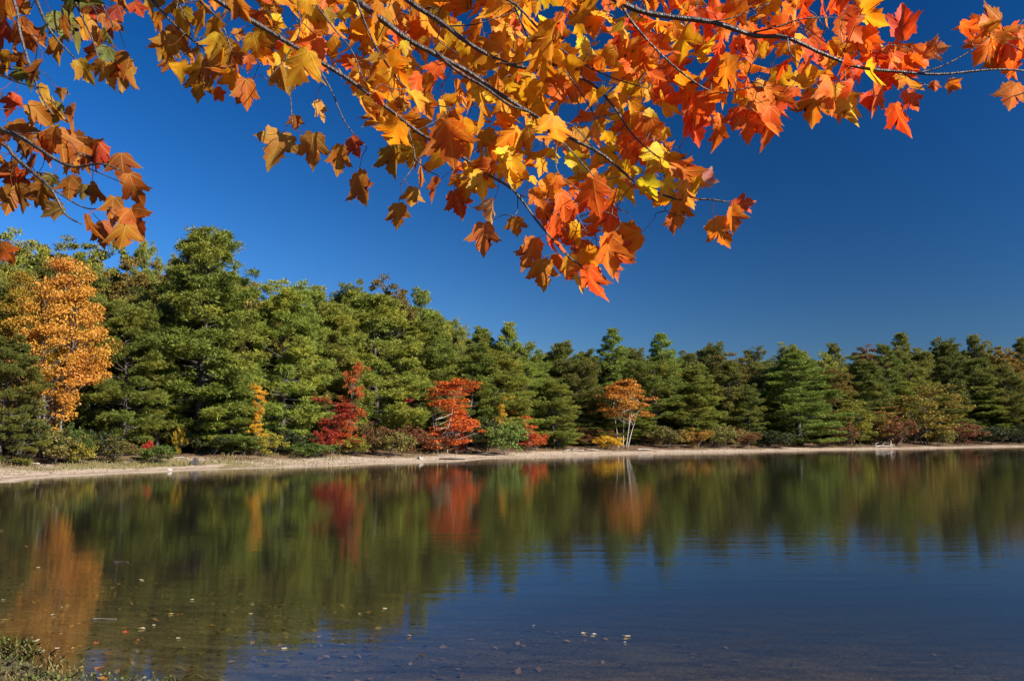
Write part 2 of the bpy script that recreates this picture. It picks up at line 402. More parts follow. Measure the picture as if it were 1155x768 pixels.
# ------------------------------------------------------------------ tree prototypes (mesh data)
def blades(cent, outdir, rr, k, ln, wd, bias_out=0.5, bias_up=0.35):
    """needle tufts: k thin triangles radiating from each centre"""
    n = len(cent)
    d = rr.normal(size=(n, k, 3)); d = unit(d)
    d = unit(d + bias_out * outdir[:, None, :] + np.array([0, 0, bias_up]))
    l = ln * rr.uniform(0.7, 1.25, (n, k, 1))
    side = unit(np.cross(d, rr.normal(size=(n, k, 3)))) * wd * rr.uniform(0.7, 1.3, (n, k, 1))
    base = cent[:, None, :] + rr.normal(size=(n, k, 3)) * ln * 0.18
    v = np.stack([base, base + d * l * 0.5 + side, base + d * l, base + d * l * 0.5 - side], 2)
    v = v.reshape(-1, 3)
    b = np.arange(n * k)[:, None] * 4
    return v, b + np.array([[0, 1, 2, 3]])

def pine_proto(seed, H=12.0, Rr=2.6, z0=0.16, step=0.62, nb=(5, 8), pw=0.62, lean=0.0, tuft=0.22, flat=0.7, padn=13, padr=0.285, padd=3.3, rise=(-12, 38), top_round=1.0, open_=0.0, zj=0.32):
    rr = np.random.default_rng(seed)
    tr = MB(); cents = []; outs = []
    nseg = 10
    wob = np.cumsum(rr.normal(0, 0.05, (nseg, 2)), axis=0)
    tz = np.linspace(-0.3, H * 0.97, nseg)
    tx = wob[:, 0] + lean * tz / H * 1.5; ty = wob[:, 1]
    tr.tube(np.column_stack([tx, ty, tz]), 0.019 * H * (1 - 0.93 * (np.linspace(0, 1, nseg)) ** 0.9) * 0.75, 8)
    def axis(z):
        return np.array([np.interp(z, tz, tx), np.interp(z, tz, ty), z])
    z = z0 * H
    while z < H * 0.985:
        t = (z - z0 * H) / (H * (1 - z0))
        prof = max((1 - t), 0.0) ** (pw * 0.78) * (0.62 + 0.38 * min(1, t * 4)) + 0.10 * top_round
        nbr = rr.integers(*nb)
        a0 = rr.uniform(0, 6.28)
        for b in range(nbr):
            if rr.uniform() < open_: continue
            a = a0 + 6.283 * b / nbr + rr.normal(0, 0.3)
            L = Rr * prof * rr.uniform(0.68, 1.2)
            if L < 0.2: L = 0.2
            pitch = R(rise[0] + (rise[1] - rise[0]) * t + rr.normal(0, 9))
            dh = np.array([math.cos(a), math.sin(a), 0]); tg = np.array([-math.sin(a), math.cos(a), 0])
            o = axis(np.clip(z + rr.normal(0, zj), 0.03 * H, H * 0.985))
            pts = [o + dh * L * s * math.cos(pitch) + np.array([0, 0, L * (s * math.sin(pitch) + 0.16 * s * s)]) for s in np.linspace(0, 1, 4)]
            if L > 0.5:
                tr.tube(pts, [0.017 * L + .012, 0.013 * L + .009, 0.009 * L + .006, 0.006], 4, False)
            pts = np.array(pts)
            npad = max(1, int(round(L * padd)))
            for q in range(npad):
                sfr = rr.uniform(0.42, 1.0) if q else 0.97
                lat = rr.normal(0, 0.24) * L * (1.15 - 0.6 * sfr)
                ctr = np.array([np.interp(sfr, np.linspace(0, 1, 4), pts[:, c]) for c in range(3)]) + tg * lat
                pr = padr * rr.uniform(0.6, 1.35)
                nt_ = max(5, int(padn * (pr / padr) ** 1.6))
                u = unit(rr.normal(size=(nt_, 3)) + np.array([0, 0, 0.35]) + dh * 0.35)
                cents.append(ctr + u * np.array([pr, pr, pr * flat]) * rr.uniform(0.35, 1.0, (nt_, 1)))
                outs.append(u)
        z += step * rr.uniform(0.75, 1.25) * (0.72 + 0.4 * (1 - t))
    # leader
    for q in range(5):
        ctr = axis(H * 0.97) + rr.normal(size=3) * np.array([0.15, 0.15, 0.12])
        cents.append(ctr + rr.normal(size=(padn, 3)) * 0.16); outs.append(np.tile([[0, 0, 1.0]], (padn, 1)))
    cents = np.concatenate(cents); outs = np.concatenate(outs)
    v, f = blades(cents, outs, rr, 11, tuft, 0.0175, 0.9, 0.25)
    return tr.mesh('trunk'), make_mesh('crown', v, f, 4), v[:, 2].max(), np.percentile(np.hypot(v[:, 0], v[:, 1]), 93)

def leaf_quads(cent, rr, size, upn=0.5):
    n = len(cent)
    nrm = unit(rr.normal(size=(n, 3)) + np.array([0, 0, upn]))
    a = unit(np.cross(nrm, rr.normal(size=(n, 3)))); b = np.cross(nrm, a)
    s = size * rr.uniform(0.7, 1.3, (n, 1))
    v = np.stack([cent - a * s * 0.62, cent + b * s * 0.36 - a * s * .05 + nrm * s * 0.1, cent + a * s * 0.62, cent - b * s * 0.36 - a * s * .05 + nrm * s * 0.1], 1).reshape(-1, 3)
    return v, np.arange(n)[:, None] * 4 + np.array([[0, 1, 2, 3]])

def leafy_proto(seed, H=10.0, Rr=2.6, cb=0.28, npad=95, nleaf=110, size=0.15, padr=0.62, flat=0.4, stems=1, shape='round', rtrunk=0.013, spread=0.0, inner=0.45):
    rr = np.random.default_rng(seed)
    tr = MB(); cents = []
    zc0, zc1 = cb * H, H
    pads = []
    while len(pads) < npad:
        u = unit(rr.normal(size=3)); r = rr.uniform(inner, 1.0) ** 0.6
        t = 0.5 + 0.5 * u[2] * r
        if shape == 'cone':
            w = (1 - t) ** 0.7 + 0.10
        elif shape == 'flame':
            w = (math.sin(math.pi * (0.12 + 0.88 * t) ** 0.75) * 0.95 + 0.12) if t < 1 else 0.1
        elif shape == 'vase':
            w = 0.30 + 0.95 * math.sin(min(1, t * 1.05) * math.pi * 0.82)
        else:
            w = 1.0
        p = np.array([u[0] * r * Rr * w, u[1] * r * Rr * w, zc0 + (zc1 - zc0) * t])
        p[:2] += rr.normal(0, 0.10 * Rr, 2)
        pads.append(p)
    pads = np.array(pads)
    if shape == 'loose':
        hubs = np.column_stack([rr.normal(0, 0.42 * Rr, 9), rr.normal(0, 0.42 * Rr, 9), zc0 + (zc1 - zc0) * np.linspace(0.02, 0.95, 9)])
        hubs[:, :2] += np.outer(np.linspace(-0.4, 0.4, 9), [0.5 * Rr, 0.2 * Rr])
        pads = hubs[rr.integers(0, 9, npad)] + rr.normal(size=(npad, 3)) * np.array([0.30 * Rr, 0.30 * Rr, 0.035 * H])
    bases = []
    for s in range(stems):
        a = rr.uniform(0, 6.28)
        b0 = np.array([math.cos(a), math.sin(a), 0]) * (0.05 * H * (stems > 1))
        topz = H * (0.86 if stems == 1 else rr.uniform(0.55, 0.85))
        tip = np.array([math.cos(a) * spread * Rr, math.sin(a) * spread * Rr, topz]) + np.append(rr.normal(0, 0.05 * Rr, 2), 0)
        pts = curve_pts([b0 + [0, 0, -0.2], b0 * 0.9 + (tip - b0) * 0.33 + np.append(rr.normal(0, .04 * Rr, 2), 0), b0 + (tip - b0) * 0.66, tip], 9)
        r0 = rtrunk * H / (1 if stems == 1 else 1.5)
        tr.tube(pts, np.linspace(r0, r0 * 0.12, 9), 7)
        bases.append(pts)
    for p in pads:
        st = bases[rr.integers(len(bases))]
        zz = max(0.15 * H, p[2] - 0.45 * np.linalg.norm(p[:2]) - 0.08 * H)
        k = int(np.argmin(np.abs(st[:, 2] - zz)))
        o = st[k]
        mid = (o + p) / 2 + np.array([0, 0, -0.05 * np.linalg.norm(p - o)])
        if rr.uniform() < 0.6:
            rb = 0.0022 * H
            tr.tube(curve_pts([o, mid, p], 5), np.linspace(rb, rb * 0.3, 5), 4, False)
        pr = padr * rr.uniform(0.65, 1.25)
        n = int(nleaf * rr.uniform(0.6, 1.3))
        g = rr.normal(size=(n, 3)); g = unit(g) * rr.uniform(0, 1, (n, 1)) ** 0.5
        cents.append(p + g * np.array([pr, pr, pr * flat]))
    cents = np.concatenate(cents)
    v, f = leaf_quads(cents, rr, size)
    return tr.mesh('trunk'), make_mesh('crown', v, f, 4), v[:, 2].max(), np.percentile(np.hypot(v[:, 0], v[:, 1]), 93)

PR = {}
PR['pine_a'] = pine_proto(11, Rr=2.5, z0=0.10)
PR['pine_b'] = pine_proto(12, Rr=2.8, z0=0.13, pw=0.5, step=0.74)
PR['pine_c'] = pine_proto(13, Rr=2.2, z0=0.20, pw=0.7, lean=0.6, open_=0.18, step=0.7)
PR['pine_d'] = pine_proto(14, Rr=2.9, z0=0.36, pw=0.36, step=0.8, rise=(0, 48), open_=0.18, top_round=1.8, padr=0.34)
PR['pine_e'] = pine_proto(15, Rr=2.6, z0=0.05, pw=0.62, step=0.66)
PR['pine_f'] = pine_proto(16, Rr=2.7, z0=0.16, pw=0.40, step=0.82, rise=(-5, 50), open_=0.12, top_round=2.0, padr=0.36, lean=-0.4)
PR['pine_g'] = pine_proto(17, Rr=2.3, z0=0.24, pw=0.55, step=0.9, open_=0.28, padr=0.32, lean=0.25)
PR['white_a'] = pine_proto(21, Rr=3.0, z0=0.04, pw=0.95, step=0.95, nb=(6, 8), tuft=0.22, flat=0.42, padn=13, padr=0.30, padd=3.2, rise=(-6, 30), top_round=0.3, zj=0.14)
PR['white_b'] = pine_proto(22, Rr=2.7, z0=0.18, pw=0.8, step=1.0, nb=(5, 8), tuft=0.22, flat=0.42, padn=13, padr=0.30, padd=3.2, rise=(0, 32), top_round=0.5, zj=0.14)
PR['oak_a'] = leafy_proto(31, H=11, Rr=3.2, cb=0.22, npad=150, nleaf=150, size=0.14)
PR['oak_b'] = leafy_proto(32, H=11, Rr=2.9, cb=0.18, npad=140, nleaf=150, size=0.14, stems=2, spread=0.4)
PR['maple_a'] = leafy_proto(41, H=10, Rr=2.3, cb=0.10, npad=190, nleaf=150, size=0.10, padr=0.62, flat=0.5, shape='flame', stems=3, spread=0.35, inner=0.3)
PR['maple_b'] = leafy_proto(42, H=6, Rr=1.7, cb=0.16, npad=110, nleaf=80, size=0.12, padr=0.5, flat=0.36, shape='loose', stems=3, spread=0.35, rtrunk=0.008)
PR['maple_d'] = leafy_proto(46, H=6, Rr=1.7, cb=0.14, npad=100, nleaf=80, size=0.12, padr=0.48, flat=0.36, shape='loose', stems=3, spread=0.4)
PR['maple_e'] = leafy_proto(47, H=6, Rr=1.9, cb=0.10, npad=85, nleaf=80, size=0.13, padr=0.55, flat=0.45, stems=3, spread=0.4)
PR['maple_c'] = leafy_proto(43, H=6, Rr=2.2, cb=0.42, npad=90, nleaf=90, size=0.115, padr=0.5, flat=0.42, shape='cone', stems=5, spread=0.4, rtrunk=0.009)
PR['sapling'] = leafy_proto(44, H=4, Rr=1.15, cb=0.16, npad=30, nleaf=60, size=0.12, padr=0.42, flat=0.3, shape='loose', stems=2, spread=0.3)
PR['shrub_a'] = leafy_proto(51, H=2.0, Rr=1.3, cb=0.10, npad=44, nleaf=70, size=0.105, padr=0.34, flat=0.6, stems=6, spread=0.6, rtrunk=0.012, inner=0.2)
PR['shrub_b'] = leafy_proto(52, H=2.2, Rr=1.2, cb=0.08, npad=40, nleaf=65, size=0.10, padr=0.32, flat=0.7, stems=7, spread=0.7, rtrunk=0.010, inner=0.2, shape='vase')

def skyline(px):
    return np.interp(px, [-200, 0, 60, 130, 165, 205, 222, 245, 270, 300, 350, 430, 470, 500, 520, 560, 600, 650, 690, 720, 745, 780, 850, 900, 950, 1018, 1060, 1110, 1155, 1400],
                     [250, 258, 264, 275, 285, 270, 256, 280, 315, 316, 318, 310, 325, 352, 360, 366, 384, 386, 374, 392, 380, 392, 392, 390, 388, 378, 381, 379, 381, 376])

def locate(px, off):
    """point `off` metres behind the far waterline on the sight line through px"""
    d = ray(px, YH); d = d[:2] / d[1]
    ys = np.arange(24, 230, 0.5)
    pts = ys[:, None] * d[None, :]
    s = sdf(pts)
    crossed = np.where((s[:-1] < 0) & (s[1:] >= 0))[0]
    start = crossed[-1] if len(crossed) else 0
    ok = np.where(s[start:] >= off)[0]
    i = start + (ok[0] if len(ok) else len(s) - start - 1)
    p = pts[i]
    return np.array([p[0], p[1], ground_z([p])[0]])

def place_tree(kind, proto, mat, bark, loc, h, wid, label, cat, group=None, rot=None, leanx=0.0):
    tme, cme, H, Rr = PR[proto]
    root = bpy.data.objects.new(kind, None); C.objects.link(root)
    root.empty_display_size = 0.5
    root.location = loc
    root.rotation_euler = (random.gauss(0, 0.022), random.gauss(0, 0.022), random.uniform(0, 6.28) if rot is None else rot)
    if leanx: root.rotation_euler = (0, leanx, 0)
    sx = wid / (2.0 * Rr)
    root.scale = (sx, sx, h / H)
    for nm, me, mt in (('trunk', tme, M[bark]), ('crown', cme, M[mat])):
        if len(me.materials) == 0: me.materials.append(mt)
        o = bpy.data.objects.new(nm, me); C.objects.link(o); o.parent = root
        o.material_slots[0].link = 'OBJECT'; o.material_slots[0].material = mt
    tag(root, label, cat, group)
    return root

WIDE = {'pine_tree': 0.98, 'white_pine': 1.0, 'oak_tree': 1.12, 'maple_tree': 1.0, 'shrub': 1.15}
def put(kind, proto, mat, px, top, off, wpx, label, bark='bark_pine', group=None, cat='tree', rot=None, lean=0.0, sink=0.0):
    p = locate(px, off)
    D = p[1]
    r = ray(px, top)
    ztop = EYE[2] + D * r[2] / r[1]
    h = max(ztop - p[2], 0.6)
    wid = wpx / F * D * WIDE.get(kind, 1.15)
    if kind == 'shrub': h *= 1.12
    return place_tree(kind, proto, mat, bark, (p[0], p[1], p[2] - sink), h, wid, label, cat, group, rot, lean)

G_SKY = 'trees along the skyline of the far shore'
G_FRONT = 'pines in the front row behind the beach'
G_AUT = 'autumn maples along the far shore'
T = [
 # kind, proto, material, px, top, offset, width px, label, bark, group
 ('oak_tree', 'oak_a', 'oak_green', 14, 257, 26, 80, 'rounded olive green oak crown against the sky, first at the upper left of the wood', 'bark_grey', G_SKY),
 ('oak_tree', 'oak_b', 'oak_green', 58, 262, 27, 75, 'rounded olive green oak crown on the skyline directly above the tall orange maple', 'bark_grey', G_SKY),
 ('oak_tree', 'oak_a', 'oak_green', 102, 265, 24, 78, 'olive oak crown on the skyline between the orange maple and the ragged pine top', 'bark_grey', G_SKY),
 ('oak_tree', 'oak_b', 'oak_bronze', 142, 288, 15, 80, 'bronze tinged oak filling the gap left of the tallest pine', 'bark_grey', G_SKY),
 ('pine_tree', 'pine_f', 'pine', 160, 264, 20, 55, 'ragged open topped pine poking above the bronze oak', 'bark_pine', G_SKY),
 ('oak_tree', 'oak_a', 'oak_green', 186, 296, 17, 70, 'olive oak tucked against the left shoulder of the tallest pine', 'bark_grey', G_SKY),
 ('oak_tree', 'oak_b', 'oak_bronze', 288, 317, 13, 62, 'bronze brown oak crown just right of the tallest pine', 'bark_grey', G_SKY),
 ('pine_tree', 'pine_g', 'pine_dark', 268, 328, 16, 60, 'dark pine in the notch between the tallest pine and the bronze oak', 'bark_pine', G_SKY),
 ('pine_tree', 'pine_c', 'pine', 352, 316, 13, 62, 'narrow green pine with the pointed top between two broader pines', 'bark_pine', G_SKY),
 ('pine_tree', 'pine_b', 'pine', 392, 315, 14, 70, 'broad green pine left of the bronze tipped oak on the high skyline', 'bark_pine', G_SKY),
 ('oak_tree', 'oak_a', 'oak_bronze', 434, 308, 15, 60, 'oak with a bronze tip at the highest point of the middle canopy', 'bark_grey', G_SKY),
 ('white_pine', 'white_b', 'white_pine', 470, 322, 15, 62, 'light green feathery pine where the skyline starts to drop', 'bark_pine', G_SKY),
 ('pine_tree', 'pine_e', 'pine', 491, 346, 12, 55, 'green pine on the falling edge of the skyline beside the feathery light pine', 'bark_pine', G_SKY),
 ('pine_tree', 'pine_d', 'pine_dark', 513, 355, 14, 44, 'dark round topped pine standing clear in the dip of the skyline', 'bark_pine', G_SKY),
 ('pine_tree', 'pine_a', 'pine', 541, 366, 14, 48, 'green pine just right of the dark round topped pine', 'bark_pine', G_SKY),
 ('pine_tree', 'pine_c', 'pine', 566, 363, 12, 46, 'slim green pine with a raised tip above the bright green shore bush', 'bark_pine', G_SKY),
 ('pine_tree', 'pine_f', 'pine', 602, 382, 12, 55, 'pine on the skyline above the small orange maple sapling', 'bark_pine', G_SKY),
 ('pine_tree', 'pine_a', 'pine_dark', 637, 383, 14, 55, 'dark pine on the skyline left of the pagoda shaped pine', 'bark_pine', G_SKY),
 ('pine_tree', 'pine_e', 'pine_dark', 661, 391, 16, 40, 'short dark pine touching the left side of the pagoda shaped pine', 'bark_pine', G_SKY),
 ('white_pine', 'white_a', 'white_pine', 686, 369, 15, 56, 'tall tiered pagoda shaped pine rising directly above the orange maple', 'bark_pine', G_SKY),
 ('pine_tree', 'pine_b', 'pine_dark', 716, 391, 17, 44, 'dark pine in the dip between the pagoda shaped pine and the bright green pine', 'bark_pine', G_SKY),
 ('white_pine', 'white_a', 'white_pine', 746, 375, 17, 60, 'bright green tall pine right of the pagoda shaped pine', 'bark_pine', G_SKY),
 ('pine_tree', 'pine_g', 'pine_dark', 776, 394, 17, 42, 'low dark pine at the right foot of the bright green tall pine', 'bark_pine', G_SKY),
 ('pine_tree', 'pine_b', 'pine_dark', 802, 384, 18, 52, 'dark broad pine crown, first of the even dark row on the skyline', 'bark_pine', G_SKY),
 ('oak_tree', 'oak_b', 'oak_bronze', 826, 396, 14, 48, 'bronze leaved oak showing between dark pines on the right of the shore', 'bark_grey', G_SKY),
 ('pine_tree', 'pine_f', 'pine_dark', 850, 389, 18, 46, 'dark open crowned pine between the bronze oak and the domed pine', 'bark_pine', G_SKY),
 ('pine_tree', 'pine_b', 'pine_dark', 895, 385, 17, 54, 'dark domed pine directly above the layered bright green shore pine', 'bark_pine', G_SKY),
 ('oak_tree', 'oak_a', 'oak_green', 930, 396, 13, 46, 'olive oak crown to the right of the dark domed pine', 'bark_grey', G_SKY),
 ('pine_tree', 'pine_c', 'pine_dark', 954, 384, 18, 40, 'small dark pointed pine top next to the russet brown oak', 'bark_pine', G_SKY),
 ('oak_tree', 'oak_b', 'oak_brown', 984, 387, 18, 38, 'russet brown oak crown on the skyline', 'bark_grey', G_SKY),
 ('white_pine', 'white_a', 'pine_dark', 1017, 373, 18, 52, 'tall dark tiered pine, the highest point right of the russet oak', 'bark_pine', G_SKY),
 ('pine_tree', 'pine_e', 'pine_dark', 1042, 391, 16, 40, 'short dark pine just right of the tall dark tiered pine', 'bark_pine', G_SKY),
 ('pine_tree', 'pine_b', 'pine_dark', 1066, 377, 18, 52, 'broad dark pine above the ochre maple on the right shore', 'bark_pine', G_SKY),
 ('pine_tree', 'pine_c', 'pine_dark', 1106, 374, 19, 40, 'dark pine with a fine spire near the right end of the skyline', 'bark_pine', G_SKY),
 ('oak_tree', 'oak_a', 'oak_green', 1124, 383, 18, 46, 'olive crown between the fine spired pine and the orange brown oak', 'bark_grey', G_SKY),
 ('oak_tree', 'oak_b', 'ochre', 1143, 391, 14, 40, 'orange brown oak crown at the right end of the wood', 'bark_grey', G_SKY),
 ('pine_tree', 'pine_a', 'pine_dark', 1158, 377, 18, 44, 'dark pine cut by the right edge of the picture on the skyline', 'bark_pine', G_SKY),
 # front rows
 ('maple_tree', 'maple_a', 'orange', 56, 288, 7.5, 98, 'tall orange and gold maple, the largest autumn tree on the left shore', 'bark_grey', G_AUT),
 ('maple_tree', 'maple_a', 'gold', 16, 304, 8.6, 74, 'gold yellow maple behind the dark pine at the left edge', 'bark_grey', G_AUT),
 ('pine_tree', 'pine_e', 'pine_dark', 2, 376, 6.0, 84, 'dark green pine at the left edge, in front of the gold maple', 'bark_pine', G_FRONT),
 ('pine_tree', 'pine_b', 'pine', 137, 332, 8, 100, 'broad green pine between the orange maple and the tallest pine', 'bark_pine', G_FRONT),
 ('pine_tree', 'pine_a', 'pine', 222, 250, 8.5, 125, 'tallest pine of the left shore with a dense tapering crown', 'bark_pine', G_FRONT),
 ('pine_tree', 'pine_c', 'pine_dark', 176, 395, 8.5, 70, 'shorter dark pine at the left foot of the tallest pine', 'bark_pine', G_FRONT),
 ('pine_tree', 'pine_e', 'pine', 262, 425, 7.5, 66, 'low green pine at the right foot of the tallest pine', 'bark_pine', G_FRONT),
 ('pine_tree', 'pine_b', 'pine', 316, 310, 8, 104, 'full green pine right of the yellow maple patch', 'bark_pine', G_FRONT),
 ('pine_tree', 'pine_a', 'pine', 372, 338, 10, 80, 'green pine rising right behind the crimson maple', 'bark_pine', G_FRONT),
 ('pine_tree', 'pine_e', 'pine', 424, 325, 9, 112, 'dense wide green pine between the crimson and the scarlet maple', 'bark_pine', G_FRONT),
 ('pine_tree', 'pine_a', 'pine', 470, 358, 10, 82, 'green pine behind the left side of the scarlet maple', 'bark_pine', G_FRONT),
 ('pine_tree', 'pine_c', 'pine', 522, 384, 8, 70, 'green pine just right of the scarlet maple', 'bark_pine', G_FRONT),
 ('pine_tree', 'pine_a', 'pine', 556, 392, 8, 78, 'green pine standing behind the bright green shore bush', 'bark_pine', G_FRONT),
 ('pine_tree', 'pine_f', 'pine', 592, 405, 9, 66, 'green pine behind the small orange maple sapling', 'bark_pine', G_FRONT),
 ('pine_tree', 'pine_e', 'pine', 624, 424, 7, 60, 'low branched pine right of the small orange sapling', 'bark_pine', G_FRONT),
 ('pine_tree', 'pine_d', 'pine_dark', 655, 405, 12, 62, 'dark bare trunked pine left of the orange maple', 'bark_pine', G_FRONT),
 ('pine_tree', 'pine_g', 'pine', 690, 408, 15, 60, 'pine directly behind the orange maple with the forked pale trunk', 'bark_pine', G_FRONT),
 ('pine_tree', 'pine_d', 'pine', 738, 402, 11, 66, 'bare trunked pine right of the orange maple', 'bark_pine', G_FRONT),
 ('pine_tree', 'pine_a', 'pine', 786, 410, 9, 58, 'green pine above the mixed scrub right of the orange maple', 'bark_pine', G_FRONT),
 ('pine_tree', 'pine_c', 'pine_dark', 818, 406, 11, 50, 'dark narrow pine second to the left of the layered bright green pine', 'bark_pine', G_FRONT),
 ('pine_tree', 'pine_e', 'pine_dark', 846, 432, 8, 40, 'short slender pine just left of the layered bright green pine', 'bark_pine', G_FRONT),
 ('pine_tree', 'pine_f', 'pine_dark', 868, 408, 11, 55, 'dark pine behind the left side of the layered bright green pine', 'bark_pine', G_FRONT),
 ('white_pine', 'white_a', 'white_pine', 904, 396, 5.6, 104, 'layered bright green pine sweeping down to the beach on the right shore', 'bark_pine', G_FRONT),
 ('pine_tree', 'pine_d', 'oak_bronze', 942, 412, 10, 50, 'bronze needled pine right of the layered bright green pine', 'bark_pine', G_FRONT),
 ('pine_tree', 'pine_a', 'pine_dark', 978, 405, 12, 62, 'dark pine behind the yellow green young maple', 'bark_pine', G_FRONT),
 ('white_pine', 'white_b', 'white_pine', 1002, 386, 14, 52, 'green tiered pine left of the tall dark tiered pine', 'bark_pine', G_FRONT),
 ('pine_tree', 'pine_d', 'pine_dark', 1030, 406, 13, 56, 'dark pine behind the ochre maple', 'bark_pine', G_FRONT),
 ('pine_tree', 'pine_c', 'pine_dark', 1078, 402, 11, 46, 'dark slim pine right of the ochre maple', 'bark_pine', G_FRONT),
 ('pine_tree', 'pine_g', 'pine_dark', 1104, 400, 12, 56, 'dark bare trunked pine, second from the right edge', 'bark_pine', G_FRONT),
 ('pine_tree', 'pine_f', 'pine_dark', 1140, 408, 10, 56, 'dark bare trunked pine nearest the right edge', 'bark_pine', G_FRONT),
 # autumn understorey
 ('maple_tree', 'maple_b', 'yellow', 290, 430, 6.4, 26, 'small yellow maple wedged between two green pines', 'bark_grey', G_AUT),
 ('maple_tree', 'sapling', 'yellowgreen', 266, 410, 8.2, 28, 'yellow green young tree left of the small yellow maple', 'bark_grey', G_AUT),
 ('maple_tree', 'maple_d', 'crimson', 378, 446, 5.8, 50, 'crimson maple low among the pines', 'bark_grey', G_AUT),
 ('maple_tree', 'maple_b', 'scarlet', 394, 406, 6.2, 30, 'thin orange red maple reaching up behind the crimson maple', 'bark_grey', G_AUT),
 ('maple_tree', 'maple_b', 'red', 499, 426, 4.6, 80, 'scarlet maple with a pale leaning stem above the russet thicket', 'bark_pale', G_AUT),
 ('maple_tree', 'sapling', 'crimson', 462, 438, 7.5, 30, 'dim crimson sapling in shade left of the scarlet maple', 'bark_grey', G_AUT),
 ('maple_tree', 'sapling', 'scarlet', 598, 462, 5.2, 40, 'small orange maple sapling in front of the pines', 'bark_grey', G_AUT),
 ('maple_tree', 'maple_c', 'amber', 702, 426, 6.2, 66, 'light orange maple with forked pale trunks standing on the sand', 'bark_pale', G_AUT),
 ('maple_tree', 'maple_e', 'yellowgreen', 966, 450, 5, 42, 'yellow green young maple on the right shore', 'bark_grey', G_AUT),
 ('maple_tree', 'sapling', 'ochre', 998, 456, 5.6, 46, 'thin ochre sapling above the driftwood on the right shore', 'bark_grey', G_AUT),
 ('maple_tree', 'maple_e', 'ochre_green', 1046, 431, 5.8, 76, 'rounded ochre and green maple on the right shore', 'bark_grey', G_AUT),
 ('maple_tree', 'sapling', 'yellow', 562, 446, 5.6, 22, 'thin yellow sapling between the green pines above the bright green bush', 'bark_grey', G_AUT),
]
for (kind, proto, mat, px, top, off, w, label, bark, grp) in T:
    put(kind, proto, mat, px, top, off, w, label, bark, grp)

